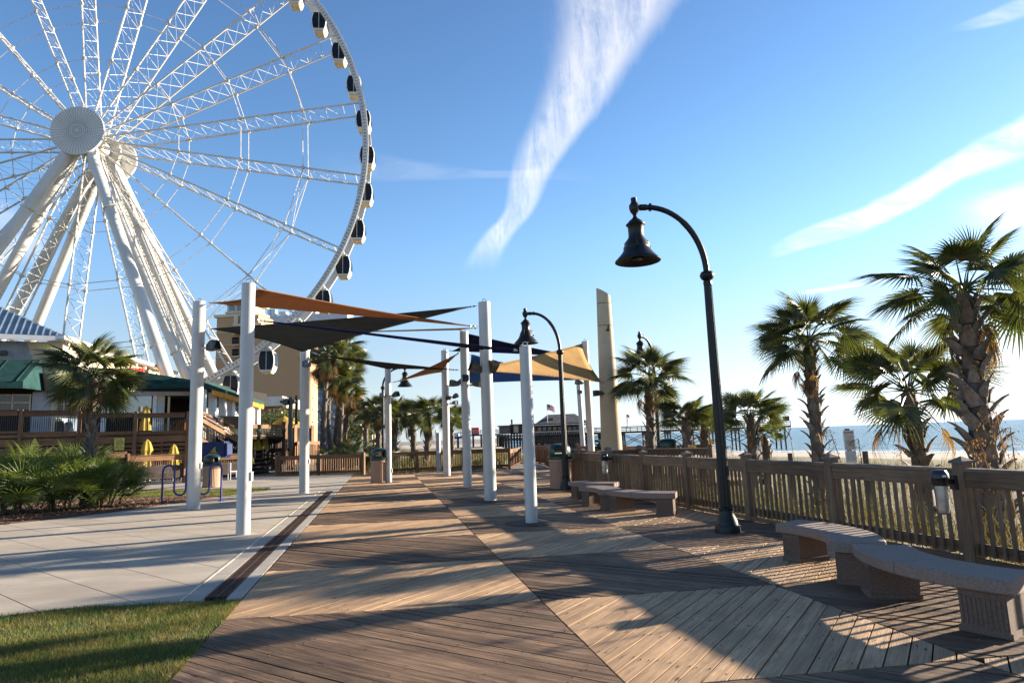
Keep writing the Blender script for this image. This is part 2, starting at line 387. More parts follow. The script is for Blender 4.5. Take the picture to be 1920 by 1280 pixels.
def water_mat():
    m = bpy.data.materials.new('sea_water'); m.use_nodes = True
    t = NT(m.node_tree); b = t.n['Principled BSDF']
    co = t.node('ShaderNodeTexCoord').outputs['Object']
    s = t.node('ShaderNodeSeparateXYZ'); t.l.new(co, s.inputs[0])
    # distance seaward of the shoreline
    d = t.math('ADD', t.math('MULTIPLY', s.outputs[0], 0.9), t.math('SUBTRACT', t.math('MULTIPLY', s.outputs[1], 0.437), 71 * 0.9 + 92 * 0.437))
    al = t.math('SUBTRACT', t.math('MULTIPLY', s.outputs[1], 0.9), t.math('MULTIPLY', s.outputs[0], 0.437))
    cv = t.node('ShaderNodeCombineXYZ'); t.l.new(t.math('MULTIPLY', al, 0.12), cv.inputs[0]); t.l.new(t.math('MULTIPLY', d, 0.5), cv.inputs[1])
    nz = t.noise(cv.outputs[0], 1.0, 6, 0.6, 0.3)
    foam = t.math('MULTIPLY', t.math('SUBTRACT', 1.0, t.smooth(t.math('ADD', d, t.math('MULTIPLY', nz, 9.0)), 9.0, 13.0)), 0.95)
    wv = t.math('SINE', t.math('ADD', t.math('MULTIPLY', d, 0.42), t.math('MULTIPLY', nz, 6.0)))
    lines = t.math('MULTIPLY', t.smooth(wv, 0.86, 1.0), t.math('SUBTRACT', 1.0, t.smooth(d, 16.0, 50.0)))
    f = t.math('MAXIMUM', foam, t.math('MULTIPLY', lines, t.smooth(nz, 0.42, 0.6)))
    c = t.mix(f, (0.05, 0.13, 0.175), (0.7, 0.72, 0.74))
    t.l.new(c, b.inputs['Base Color'])
    b.inputs['Roughness'].default_value = 0.22; b.inputs['IOR'].default_value = 1.33
    bp = t.node('ShaderNodeBump'); bp.inputs['Strength'].default_value = 1.0; bp.inputs['Distance'].default_value = 2.6
    mp = t.node('ShaderNodeMapping'); t.l.new(co, mp.inputs[0]); mp.inputs['Rotation'].default_value = (0, 0, R_(26)); mp.inputs['Scale'].default_value = (1, 0.35, 1)
    h = t.math('ADD', t.noise(mp.outputs[0], 0.22, 7, 0.62), t.math('MULTIPLY', t.noise(mp.outputs[0], 0.9, 6, 0.6), 0.35))
    t.l.new(h, bp.inputs['Height']); t.l.new(bp.outputs[0], b.inputs['Normal'])
    return m


# ------------------------------------------------------------------ mesh helpers
def V3(p): return Vector(p)


class MB:
    """collects geometry and links it as ONE mesh object"""
    def __init__(s): s.v = []; s.f = []; s.uv = []; s.mi = []; s.m = 0

    def face(s, idx, uvs=None):
        s.f.append(tuple(idx)); s.uv.append(uvs); s.mi.append(s.m)

    def add(s, verts, faces, uvs=None):
        o = len(s.v); s.v += [tuple(p) for p in verts]
        for k, f in enumerate(faces): s.face([o + i for i in f], uvs[k] if uvs else None)

    def obox(s, c, ax, ay, az, hx, hy, hz, grain=0):
        """oriented box; grain = which axis the wood grain runs along"""
        c, ax, ay, az = V3(c), V3(ax), V3(ay), V3(az)
        vs = []; loc = []
        for i in (-1, 1):
            for j in (-1, 1):
                for k in (-1, 1):
                    vs.append(c + ax * (hx * i) + ay * (hy * j) + az * (hz * k)); loc.append((hx * i, hy * j, hz * k))
        fs = [(0, 1, 3, 2), (4, 6, 7, 5), (0, 4, 5, 1), (2, 3, 7, 6), (0, 2, 6, 4), (1, 5, 7, 3)]
        o1, o2 = [a for a in (0, 1, 2) if a != grain]
        ru, rv = random.random() * 50, random.random() * 50
        uvs = [[(loc[i][grain] + ru, loc[i][o1] + loc[i][o2] + rv) for i in f] for f in fs]
        s.add(vs, fs, uvs)

    def box(s, x0, y0, z0, x1, y1, z1, grain=0):
        s.obox(((x0 + x1) / 2, (y0 + y1) / 2, (z0 + z1) / 2), (1, 0, 0), (0, 1, 0), (0, 0, 1), abs(x1 - x0) / 2, abs(y1 - y0) / 2, abs(z1 - z0) / 2, grain)

    def bar(s, a, b, w_, h=None, up=(0, 0, 1)):
        a, b = V3(a), V3(b); d = b - a; L = d.length; d.normalize()
        u = V3(up)
        if abs(d.dot(u)) > 0.98: u = Vector((1, 0, 0))
        sd_ = d.cross(u).normalized(); u2 = sd_.cross(d)
        s.obox((a + b) / 2, d, sd_, u2, L / 2, w_ / 2, (h or w_) / 2, 0)

    def tube(s, pts, rad, n=8, cap=True):
        pts = [V3(p) for p in pts]; m = len(pts)
        if not isinstance(rad, (list, tuple)): rad = [rad] * m
        o = len(s.v); ref = None
        for i, p in enumerate(pts):
            d = (pts[min(i + 1, m - 1)] - pts[max(i - 1, 0)]).normalized()
            if ref is None:
                ref = d.cross(Vector((0, 0, 1)))
                if ref.length < 0.05: ref = Vector((1, 0, 0))
            a = (ref - d * ref.dot(d)).normalized(); b = d.cross(a); ref = a
            for k in range(n):
                t = 2 * math.pi * k / n
                s.v.append(tuple(p + (a * math.cos(t) + b * math.sin(t)) * rad[i]))
        for i in range(m - 1):
            for k in range(n):
                k2 = (k + 1) % n
                s.face((o + i * n + k, o + i * n + k2, o + (i + 1) * n + k2, o + (i + 1) * n + k))
        if cap:
            s.face([o + k for k in range(n)][::-1]); s.face([o + (m - 1) * n + k for k in range(n)])

    def lathe(s, prof, c=(0, 0, 0), n=20, flute=0, fd=0.0, axis=None):
        """prof = (radius, z); flute cuts ribs"""
        o = len(s.v); c = V3(c); m = len(prof)
        for r, z in prof:
            for k in range(n):
                t = 2 * math.pi * k / n
                q = r - (fd if (flute and k % 2) else 0)
                s.v.append((c.x + q * math.cos(t), c.y + q * math.sin(t), c.z + z))
        for i in range(m - 1):
            for k in range(n):
                k2 = (k + 1) % n
                s.face((o + i * n + k, o + i * n + k2, o + (i + 1) * n + k2, o + (i + 1) * n + k))
        s.face([o + k for k in range(n)][::-1]); s.face([o + (m - 1) * n + k for k in range(n)])

    def prism(s, poly, z0, z1, gdir=None, tilt=0.0):
        """polygon (x, y) extruded; gdir = grain direction for the UV"""
        n = len(poly)
        if n < 3: return
        ar = sum(poly[i][0] * poly[(i + 1) % n][1] - poly[(i + 1) % n][0] * poly[i][1] for i in range(n))
        if ar < 0: poly = poly[::-1]
        g = gdir or (1, 0)
        ru, rv = random.random() * 50, random.random() * 50
        def uv(p): return (p[0] * g[0] + p[1] * g[1] + ru, -p[0] * g[1] + p[1] * g[0] + rv)
        z0s = z0 if isinstance(z0, (list, tuple)) else [z0] * n
        if tilt:
            cx = sum(p[0] for p in poly) / n; cy = sum(p[1] for p in poly) / n
            z1s = [z1 + tilt * (-(p[0] - cx) * g[1] + (p[1] - cy) * g[0]) for p in poly]
        else:
            z1s = [z1] * n
        vs = [(p[0], p[1], z0s[i]) for i, p in enumerate(poly)] + [(p[0], p[1], z1s[i]) for i, p in enumerate(poly)]
        fs = [tuple(range(n))[::-1], tuple(range(n, 2 * n))]
        u = [[uv(poly[i]) for i in range(n)][::-1], [uv(poly[i]) for i in range(n)]]
        for i in range(n):
            j = (i + 1) % n
            fs.append((i, j, n + j, n + i)); a, b = uv(poly[i]), uv(poly[j])
            u.append([a, b, (b[0], b[1] + 0.03), (a[0], a[1] + 0.03)])
        s.add(vs, fs, u)

    def build(s, name, mats, parent=None, smooth=False, link=True):
        me = bpy.data.meshes.new(name)
        me.from_pydata(s.v, [], s.f)
        if any(u is not None for u in s.uv):
            l = me.uv_layers.new(name='UVMap'); arr = []
            for f, u in zip(s.f, s.uv):
                for i in range(len(f)): arr += (u[i] if u else (0.0, 0.0))
            l.data.foreach_set('uv', arr)
        if not isinstance(mats, (list, tuple)): mats = [mats]
        for m_ in mats: me.materials.append(m_)
        if len(mats) > 1: me.polygons.foreach_set('material_index', s.mi)
        if smooth: me.polygons.foreach_set('use_smooth', [True] * len(s.f))
        me.update()
        o = bpy.data.objects.new(name, me)
        if link: SC.collection.objects.link(o)
        if parent is not None: o.parent = parent
        if smooth and smooth != 'full':
            try: me.set_sharp_from_angle(angle=R_(40))
            except Exception: pass
        return o


def tag(o, label=None, cat=None, group=None, kind=None):
    if label: o['label'] = label
    if cat: o['category'] = cat
    if group: o['group'] = group
    if kind: o['kind'] = kind
    return o


def thing(name, label, cat, loc=(0, 0, 0), rz=0.0, group=None):
    o = bpy.data.objects.new(name, None); SC.collection.objects.link(o)
    o.empty_display_size = 0.3
    o.location = loc; o.rotation_euler = (0, 0, rz)
    return tag(o, label, cat, group)


def struct(o): o['kind'] = 'structure'; return o


def inst(name, src, parent, loc=(0, 0, 0), rot=(0, 0, 0), sc=1.0):
    """another object sharing src's mesh"""
    o = bpy.data.objects.new(name, src.data if hasattr(src, 'data') else src)
    SC.collection.objects.link(o); o.parent = parent
    o.location = loc; o.rotation_euler = rot
    o.scale = (sc, sc, sc) if not isinstance(sc, (tuple, list)) else sc
    return o


def copy_tree(o, parent=None):
    c = o.copy(); SC.collection.objects.link(c); c.parent = parent
    for ch in [x for x in bpy.data.objects if x.parent == o]: copy_tree(ch, c)
    return c


def mesh_np(name, verts, quads, material, kind=None, smooth=False):
    me = bpy.data.meshes.new(name)
    nv, nf, k = len(verts), len(quads), quads.shape[1]
    me.vertices.add(nv); me.vertices.foreach_set('co', verts.astype(np.float32).ravel())
    me.loops.add(nf * k); me.loops.foreach_set('vertex_index', quads.astype(np.int32).ravel())
    me.polygons.add(nf); me.polygons.foreach_set('loop_start', np.arange(0, nf * k, k, dtype=np.int32))
    me.materials.append(material); me.update(calc_edges=True); me.validate()
    o = bpy.data.objects.new(name, me); SC.collection.objects.link(o)
    if kind: o['kind'] = kind
    return o


def clip(poly, a, b, keep_left=True):
    """clip polygon by the line a->b"""
    out_ = []; n = len(poly); dx, dy = b[0] - a[0], b[1] - a[1]
    def sd_(p):
        q = dx * (p[1] - a[1]) - dy * (p[0] - a[0]); return q if keep_left else -q
    for i in range(n):
        p, q = poly[i], poly[(i + 1) % n]; sp, sq = sd_(p), sd_(q)
        if sp >= 0: out_.append(p)
        if (sp >= 0) != (sq >= 0):
            t = sp / (sp - sq); out_.append((p[0] + (q[0] - p[0]) * t, p[1] + (q[1] - p[1]) * t))
    return out_


def area(poly):
    n = len(poly)
    return abs(sum(poly[i][0] * poly[(i + 1) % n][1] - poly[(i + 1) % n][0] * poly[i][1] for i in range(n))) / 2


def convex_clip(poly, clipper):
    n = len(clipper)
    ar = sum(clipper[i][0] * clipper[(i + 1) % n][1] - clipper[(i + 1) % n][0] * clipper[i][1] for i in range(n))
    c = clipper if ar > 0 else clipper[::-1]
    for i in range(n):
        poly = clip(poly, c[i], c[(i + 1) % n])
        if len(poly) < 3: return []
    return poly


# ------------------------------------------------------------------ terrain and sea
def shore(x, y): return (71 - x) * 0.9 + (92 - y) * 0.437


def terrain_z(x, y):
    d = shore(x, y)
    n = math.sin(x * 0.31 + 1.3 * math.sin(y * 0.17)) * 0.5 + math.sin(y * 0.23 + x * 0.11) * 0.5
    if d < 0: z = -3.0 + d * 0.06
    elif d < 45: z = -3.0 + d * 0.034
    elif d < 62: z = -1.47 + (d - 45) * 0.045 + 0.14 * n
    else: z = -0.70 + 0.08 * n
    # level ground under and left of the plaza
    e = x - (6.9 - 0.25 * (y - 8) if y < 40 else -1.0 - 0.02 * (y - 40))
    if e < 1.5: z = max(z, -0.14) if e < 0 else max(z, -0.14 - 0.38 * e)
    return z


xs = np.concatenate([np.arange(-400, -40, 30), np.arange(-40, 100, 1.6), np.arange(100, 200, 8), np.arange(200, 900, 60)])
ys = np.concatenate([np.arange(-40, 0, 5), np.arange(0, 190, 1.6), np.arange(190, 500, 20), np.arange(500, 2600, 120)])
nx_, ny_ = len(xs), len(ys)
tv = np.array([(x, y, max(terrain_z(x, y), -6.0)) for y in ys for x in xs])
ii, jj = np.meshgrid(np.arange(nx_ - 1), np.arange(ny_ - 1)); b0 = (jj * nx_ + ii).ravel()
tq = np.stack([b0, b0 + 1, b0 + nx_ + 1, b0 + nx_], 1)


def ground_mat():
    m = bpy.data.materials.new('dune_and_beach_ground'); m.use_nodes = True
    t = NT(m.node_tree); b = t.n['Principled BSDF']; b.inputs['Roughness'].default_value = 0.95
    co = t.node('ShaderNodeTexCoord').outputs['Object']
    s = t.node('ShaderNodeSeparateXYZ'); t.l.new(co, s.inputs[0])
    d = t.math('SUBTRACT', 71 * 0.9 + 92 * 0.437, t.math('ADD', t.math('MULTIPLY', s.outputs[0], 0.9), t.math('MULTIPLY', s.outputs[1], 0.437)))
    nz = t.noise(co, 0.35, 7, 0.6)
    sand = t.mix(t.smooth(nz, 0.3, 0.7), (0.42, 0.355, 0.28), (0.30, 0.25, 0.195))
    wet = t.math('SUBTRACT', 1.0, t.smooth(d, 2.0, 14.0))
    sand = t.mix(wet, sand, (0.17, 0.145, 0.12))
    soil = t.mix(t.smooth(t.noise(co, 1.6, 6, 0.6), 0.35, 0.65), (0.17, 0.14, 0.075), (0.09, 0.085, 0.035))
    k = t.smooth(t.math('ADD', d, t.math('MULTIPLY', nz, 12.0)), 52.0, 66.0)
    t.l.new(t.mix(k, sand, soil), b.inputs['Base Color'])
    bp = t.node('ShaderNodeBump'); bp.inputs['Strength'].default_value = 0.7; bp.inputs['Distance'].default_value = 0.15
    t.l.new(t.noise(co, 1.8, 8, 0.65), bp.inputs['Height']); t.l.new(bp.outputs[0], b.inputs['Normal'])
    return m


g = struct(mesh_np('ground', tv, tq, ground_mat()))
g.data.polygons.foreach_set('use_smooth', [True] * len(g.data.polygons))
mb = MB(); mb.add([(-9000, -2000, -3.0), (14000, -2000, -3.0), (14000, 20000, -3.0), (-9000, 20000, -3.0)], [(0, 1, 2, 3)])
sea = struct(mb.build('sea', water_mat()))

# ------------------------------------------------------------------ boardwalk (herringbone panels)
def vline(Y): return 0.21 - 0.2035 * (Y - 7.16) + 0.0 * Y      # seam between the first and second band
def lline(Y): return -3.16 - 0.2035 * (Y - 7.66)              # edge against the kerb
def rline(Y): return 2.78 - 0.190 * (Y - 7.5)                # seam between the second and third band
def fline(Y): return 5.50 - 0.249 * (Y - 8.2)                 # fence
mb = MB(); mb.prism([(lline(3.2) + .02, 3.2), (9.0, 3.2), (fline(3.2) + .25, 3.2), (fline(23) + .2, 23), (9, 24), (8, 36.5), (-8.9, 36.4)], -0.30, -0.062)
deck = struct(mb.build('boardwalk', M_DARKIN))
GA, GB = R_(56.5), R_(-33.5)
PITCH, GAP = 0.146, 0.010
boards = []
for band, (fa, fb, ya, yb) in enumerate(((lline, vline, 6.86, 7.16), (vline, rline, 7.16, 7.50), (rline, fline, 7.50, 7.85))):
    for k in range(-3, 13):
        Y0a, Y1a = ya + 2.49 * k, ya + 2.49 * (k + 1)
        Y0b, Y1b = yb + 2.49 * k, yb + 2.49 * (k + 1)
        e = 0.008
        if band == 2:
            fx = lambda Y: fline(Y) + 0.12 if Y < 22.2 else 8.0
            quad = [(fa(Y0a) + e, Y0a + e), (fx(Y0b), Y0b + e), (fx(Y1b), Y1b - e), (fa(Y1a) + e, Y1a - e)]
            if Y0b < 22.2 <= Y1b:
                quad = [(fa(Y0a) + e, Y0a + e), (fline(Y0b) + .12, Y0b + e), (fline(22.3), 22.3), (8.0, 22.3), (8.0, Y1b - e), (fa(Y1a) + e, Y1a - e)]
                quad = [(fa(Y0a) + e, Y0a + e), (fline(Y0b) + .12, Y0b + e), (8.0, Y1b - 0.3), (8.0, Y1b - e), (fa(Y1a) + e, Y1a - e)]
        else:
            quad = [(fa(Y0a) + e, Y0a + e), (fb(Y0b) - e, Y0b + e), (fb(Y1b) - e, Y1b - e), (fa(Y1a) + e, Y1a - e)]
        quad = clip(quad, (-20, 35.9), (20, 36.9), False)
        if len(quad) < 3: continue
        kind = (band + k) % 2            # 0: boards toned darker for grazing-light shade, 1: pale boards
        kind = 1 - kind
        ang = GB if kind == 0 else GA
        gd = (math.cos(ang), math.sin(ang)); nd = (-gd[1], gd[0])
        cx = sum(p[0] for p in quad) / len(quad); cy = sum(p[1] for p in quad) / len(quad)
        ds = [(p[0] - cx) * nd[0] + (p[1] - cy) * nd[1] for p in quad]
        a = math.floor(min(ds) / PITCH) * PITCH
        while a < max(ds):
            j0, j1 = a + GAP / 2 + random.uniform(0, .002), a + PITCH - GAP / 2 - random.uniform(0, .002)
            p0 = (cx + nd[0] * j0, cy + nd[1] * j0); p1 = (cx + nd[0] * j1, cy + nd[1] * j1)
            q = clip(quad, p0, (p0[0] + gd[0], p0[1] + gd[1]), True)
            if len(q) >= 3: q = clip(q, p1, (p1[0] + gd[0], p1[1] + gd[1]), False)
            if len(q) >= 3 and area(q) > 0.004:
                bx = sum(p[0] for p in q) / len(q); by = sum(p[1] for p in q) / len(q)
                vis = by > 4.4 and bx > -(by * .85) - 1 and bx < by * 0.82 + .6
                boards.append((by + (0 if vis else 100) + abs(bx) * .1, kind, q, gd, bx, by))
            a += PITCH
boards.sort(key=lambda b: b[0])
nails = MB()
def add_nails(q, gd):
    nd = (-gd[1], gd[0]); ss = [p[0] * gd[0] + p[1] * gd[1] for p in q]; oo = [p[0] * nd[0] + p[1] * nd[1] for p in q]
    mid = (min(oo) + max(oo)) / 2; s_ = math.ceil(min(ss) / .61) * .61
    while s_ < max(ss):
        for dd in (-.04, .04):
            if random.random() < .35: continue
            j1, j2 = random.uniform(-.03, .03), random.uniform(-.012, .012); x, y = (s_ + j1) * gd[0] + (mid + dd + j2) * nd[0], (s_ + j1) * gd[1] + (mid + dd + j2) * nd[1]; r = .0042
            if len(convex_clip([(x - r, y - r), (x + r, y - r), (x + r, y + r), (x - r, y + r)], q)) >= 3: nails.prism([(x - r, y - r), (x + r, y - r), (x + r, y + r), (x - r, y + r)], 0, .006)
        s_ += .61
rest = [MB(), MB()]
for i, (_, kind, q, gd, bx, by) in enumerate(boards):
    z = random.uniform(-0.0025, 0.0025); tl = random.uniform(-0.065, 0.065) if kind == 0 else random.uniform(-0.02, 0.02)
    if by < 9: add_nails(q, gd)
    if i < 300:
        mb = MB(); qq = [(p[0] - bx, p[1] - by) for p in q]
        mb.prism(qq, -0.035, z, gd, tl)
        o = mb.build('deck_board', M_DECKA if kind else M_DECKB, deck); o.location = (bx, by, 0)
    else:
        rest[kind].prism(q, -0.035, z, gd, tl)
for kind in (0, 1):
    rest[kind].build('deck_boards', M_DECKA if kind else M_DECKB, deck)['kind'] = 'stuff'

nails.build('screw_heads', mat('weathered_screw', (.16, .12, .09), .5, .3, 20, isl=.8, metal=.4), deck)['kind'] = 'stuff'
# ------------------------------------------------------------------ concrete plaza with strip slabs, kerb and drain
plaza_poly = [(lline(7.62) - .725, 7.62), (-4.13, 7.66), (-4.88, 7.60), (-5.62, 7.33), (-9.0, 5.6), (-13.5, 3.0), (-22, 3.0), (-30, 10), (-17, 15.2), (-12.9, 16.9), (-11.8, 18.8), (-11.15, 20.6), (-10.85, 22.4),
              (-10.52, 23.8), (-9.86, 26.4), (-10.1, 27.6), (-11.73, 27.9), (-14.5, 28.6), (-19, 30.5), (-30, 36), (-34, 43.5), (-21.5, 38.4), (-15.7, 39.4), (-9.6, 38.4), (-8.95, 36.6)]
# right-hand edge follows the kerb
def kx(Y, off): return lline(Y) - off
plaza_poly += [(kx(36.4, .605), 36.4), (kx(24.58, .605), 24.58), (kx(24.52, .725), 24.52)]
mb = MB()
mb.prism([(-60, -10), (-2.0, -10), (lline(3) - .05, 3), (lline(36) - .05, 36), (-9, 40), (-60, 60)], -0.5, -0.10)
struct(mb.build('subsoil', M_TURF))
pav = struct(MB().build('paving', M_CONC)) if False else None
mb = MB(); mb.prism([(kx(7.7, 1.15), 7.7), (-30, 3.0), (-34, 43), (kx(38, 1.2), 38)], -0.095, -0.05)
paving = struct(mb.build('paving', M_CURB))
th = R_(-39.5); gd = (math.cos(th), math.sin(th)); nd = (-gd[1], gd[0])
from_poly = plaza_poly
def tri_strips(poly, gd, nd, o0, pitch, gap):
    """cut a possibly concave polygon into strips along gd; each strip comes back as convex-ish slabs via scan slices"""
    res = []
    k = -60
    offs = [p[0] * nd[0] + p[1] * nd[1] for p in poly]
    lo, hi = min(offs), max(offs)
    k = math.floor((lo - o0) / pitch)
    while o0 + k * pitch < hi:
        a, b = o0 + k * pitch + gap / 2, o0 + (k + 1) * pitch - gap / 2
        n = 3
        rows = []
        for j in range(n + 1):
            o_ = a + (b - a) * j / n
            xsx = []
            m = len(poly)
            for i in range(m):
                p, q = poly[i], poly[(i + 1) % m]; u, v = offs[i] - o_, offs[(i + 1) % m] - o_
                if (u > 0) != (v > 0):
                    t = u / (u - v); pt = (p[0] + (q[0] - p[0]) * t, p[1] + (q[1] - p[1]) * t)
                    xsx.append(pt[0] * gd[0] + pt[1] * gd[1])
            xsx.sort(); rows.append((o_, xsx))
        if all(len(r[1]) >= 2 for r in rows):
            cnt = min(len(r[1]) // 2 for r in rows)
            for c in range(cnt):
                L = [(r[1][2 * c] if len(r[1]) // 2 == cnt else r[1][0], r[0]) for r in rows]
                Rr = [(r[1][2 * c + 1] if len(r[1]) // 2 == cnt else r[1][-1], r[0]) for r in rows]
                pl = L + Rr[::-1]
                res.append([(s_ * gd[0] + o_ * nd[0], s_ * gd[1] + o_ * nd[1]) for s_, o_ in pl][::-1])
        k += 1
    return res
for sl in tri_strips(plaza_poly, gd, nd, 2.40, 0.785, 0.014):
    if area(sl) < 0.02: continue
    mb = MB(); mb.prism(sl, -0.09, 0.0, gd)
    mb.build('paving_slab', M_CONC, paving)
# drain channel: kerb strips either side, cast iron grates
drain = thing('trench_drain', 'long rusty iron trench drain set in concrete kerb strips beside the boardwalk', 'drain', (kx(16, .4), 16, 0))
def dl(Y, off, z=0): return (kx(Y, off) - drain.location.x, Y - 16)
seg = np.linspace(7.72, 24.5, 12)
def lerp_w(Y): return 1.0
for a, b in zip(seg[:-1], seg[1:]):
    mb = MB(); mb.prism([dl(a + .004, .015), dl(b - .004, .015), dl(b - .004, .19), dl(a + .004, .19)], -0.08, 0.002); mb.build('kerb_strip', M_CURB, drain)
    mb = MB(); mb.prism([dl(a + .004, .47), dl(b - .004, .47), dl(b - .004, .68), dl(a + .004, .68)], -0.08, 0.001); mb.build('kerb_strip', M_CURB, drain)
for a, b in zip(np.linspace(24.6, 36.3, 6)[:-1], np.linspace(24.6, 36.3, 6)[1:]):
    mb = MB(); mb.prism([dl(a, .015), dl(b, .015), dl(b, .6), dl(a, .6)], -0.08, 0.002); mb.build('kerb_strip', M_CURB, drain)
mb = MB(); mb.prism([dl(7.72, .69), dl(24.5, .69), dl(24.5, .72), dl(7.72, .72)], -0.05, 0.006)
mb.build('metal_edge', mat('pale_joint', (0.55, 0.47, 0.36), 0.6), drain)
mb = MB(); mb.prism([dl(7.74, .19), dl(24.4, .19), dl(24.4, .47), dl(7.74, .47)], -0.09, -0.045); mb.build('channel', M_DARKIN, drain)
gy_ = np.arange(7.90, 24.3, 0.5)
for a in gy_:
    mb = MB()
    mb.prism([dl(a, .20), dl(a + .49, .20), dl(a + .49, .222), dl(a, .222)], -0.03, -0.002)
    mb.prism([dl(a, .438), dl(a + .49, .438), dl(a + .49, .46), dl(a, .46)], -0.03, -0.002)
    for q in range(8):
        y0 = a + .02 + q * .06
        mb.prism([dl(y0, .222), dl(y0 + .028, .222), dl(y0 + .028, .438), dl(y0, .438)], -0.03, -0.003)
    mb.prism([dl(a, .32), dl(a + .49, .32), dl(a + .49, .34), dl(a, .34)], -0.03, -0.0035)
    mb.build('drain_grate', M_RUST, drain)

# ------------------------------------------------------------------ planting beds
mb = MB(); mb.prism([(-2.0, 2.5), (lline(4.0), 4.0), (lline(7.62) - .02, 7.60), (-4.13, 7.63), (-4.88, 7.57), (-5.62, 7.30), (-9, 5.57), (-13.5, 2.9), (-8, 1)], -0.09, -0.012)
lawn_soil = struct(mb.build('lawn_ground', M_TURF))
bed_poly = [(-30, 10.1), (-17, 15.3), (-12.95, 17.0), (-11.85, 18.9), (-11.2, 20.7), (-10.9, 22.4), (-10.6, 23.8), (-10.9, 24.2), (-12.5, 24.6), (-16, 25), (-24, 27), (-36, 30), (-36, 14)]
mb = MB(); mb.prism(bed_poly, -0.09, 0.02)
bed = struct(mb.build('planting_bed', M_MULCH))
lawn2_poly = [(-10.65, 23.95), (-9.95, 26.4), (-10.2, 27.5), (-11.8, 27.8), (-14.6, 28.5), (-19, 30.3), (-30, 35.8), (-36, 36), (-36, 30.1), (-24, 27.1), (-16, 25.1), (-12.5, 24.7), (-10.9, 24.3)]
mb = MB(); mb.prism(lawn2_poly, -0.09, -0.008)
struct(mb.build('lawn_ground', M_TURF))
mb = MB()
for _ in range(2600):                        # bark chips and litter
    t = random.random(); x = random.uniform(-16, -10.7); y = random.uniform(16, 24.5)
    ok = len(convex_clip([(x - .01, y - .01), (x + .01, y - .01), (x, y + .01)], [(-17, 15.4), (-13.05, 17.05), (-11.9, 18.95), (-11.25, 20.7), (-10.95, 22.4), (-10.7, 23.8), (-16, 24.8)])) >= 3
    if not ok: continue
    a = random.random() * 6.28; b = random.uniform(-.5, .5)
    mb.obox((x, y, 0.03 + random.random() * .02), (math.cos(a), math.sin(a), b * .5), (-math.sin(a), math.cos(a), 0), (-.5 * b * math.cos(a), -.5 * b * math.sin(a), 1), random.uniform(.02, .06), random.uniform(.008, .02), .006)
tag(mb.build('bark_chips', mat('bark_chip', (0.22, 0.11, 0.06), 0.9, 0.3, 8, col2=(0.10, 0.055, 0.03), isl=0.5)), 'loose brown bark chips scattered over the planting bed edge', 'mulch', kind='stuff')


def blades(name, label, pts, hmin, hmax, wd, lean, material, seg=2, cat='grass', zf=None):
    n = len(pts); h = np.random.uniform(hmin, hmax, n); a = np.random.uniform(0, 2 * np.pi, n); ln = np.random.uniform(0.15, 1, n) * lean
    la = np.random.uniform(0, 2 * np.pi, n)
    wx, wy = np.cos(a) * wd / 2, np.sin(a) * wd / 2
    wr = np.random.uniform(.7, 1.3, n)
    vs = []; 
    for k in range(seg + 1):
        t = k / seg; ww = (1 - t) ** 0.7 * wr if k < seg else 0.06 * wr
        dx = np.cos(la) * ln * h * t ** 1.8; dy = np.sin(la) * ln * h * t ** 1.8
        z = pts[:, 2] + h * t * (1 - 0.25 * ln * t)
        vs.append(np.stack([pts[:, 0] + dx - wx * ww, pts[:, 1] + dy - wy * ww, z], 1))
        vs.append(np.stack([pts[:, 0] + dx + wx * ww, pts[:, 1] + dy + wy * ww, z], 1))
    V = np.stack(vs, 1).reshape(-1, 3); m = 2 * (seg + 1)
    base = (np.arange(n) * m)[:, None]
    Q = np.concatenate([base + np.array([[2 * k, 2 * k + 1, 2 * k + 3, 2 * k + 2]]) for k in range(seg)], 1).reshape(-1, 4)
    return tag(mesh_np(name, V, Q, material), label, cat, kind='stuff')


def sample_poly(poly, n, z):
    P = np.array(poly); x0, y0 = P.min(0); x1, y1 = P.max(0); out_ = []
    pts = np.random.uniform((x0, y0), (x1, y1), (n, 2)); ins = np.zeros(n, bool); m = len(P); j = m - 1
    for i in range(m):
        xi, yi, xj, yj = P[i][0], P[i][1], P[j][0], P[j][1]
        c = ((yi > pts[:, 1]) != (yj > pts[:, 1])) & (pts[:, 0] < (xj - xi) * (pts[:, 1] - yi) / ((yj - yi) or 1e-9) + xi)
        ins ^= c; j = i
    pts = pts[ins]
    return np.concatenate([pts, np.full((len(pts), 1), z)], 1)


lw = sample_poly([(lline(4.1) + .02, 4.1), (lline(7.6) + .0, 7.68), (-3.7, 7.655), (-4.13, 7.71), (-4.5, 7.63), (-4.88, 7.65), (-5.62, 7.37), (-7.2, 6.5), (-4.6, 4.1)], 190000, -0.012)
nz = np.sin(lw[:, 0] * 3.1 + np.sin(lw[:, 1] * 2.3) * 1.5) + np.sin(lw[:, 1] * 4.1 + lw[:, 0]) 
lw = lw[np.random.rand(len(lw)) < (0.62 + 0.19 * nz)]
blades('lawn_grass', 'short green and straw coloured grass at the corner of the boardwalk', lw, 0.02, 0.062, 0.005, 0.9, M_LAWN, 2)
l2 = sample_poly([p for p in lawn2_poly if p[0] > -20] + [(-20, 26)], 60000, -0.008)
l2 = l2[(l2[:, 0] > -17)]
blades('lawn_grass', 'strip of lawn behind the bicycle rack and palmetto bed', l2, 0.04, 0.09, 0.014, 0.8, M_LAWN, 1)


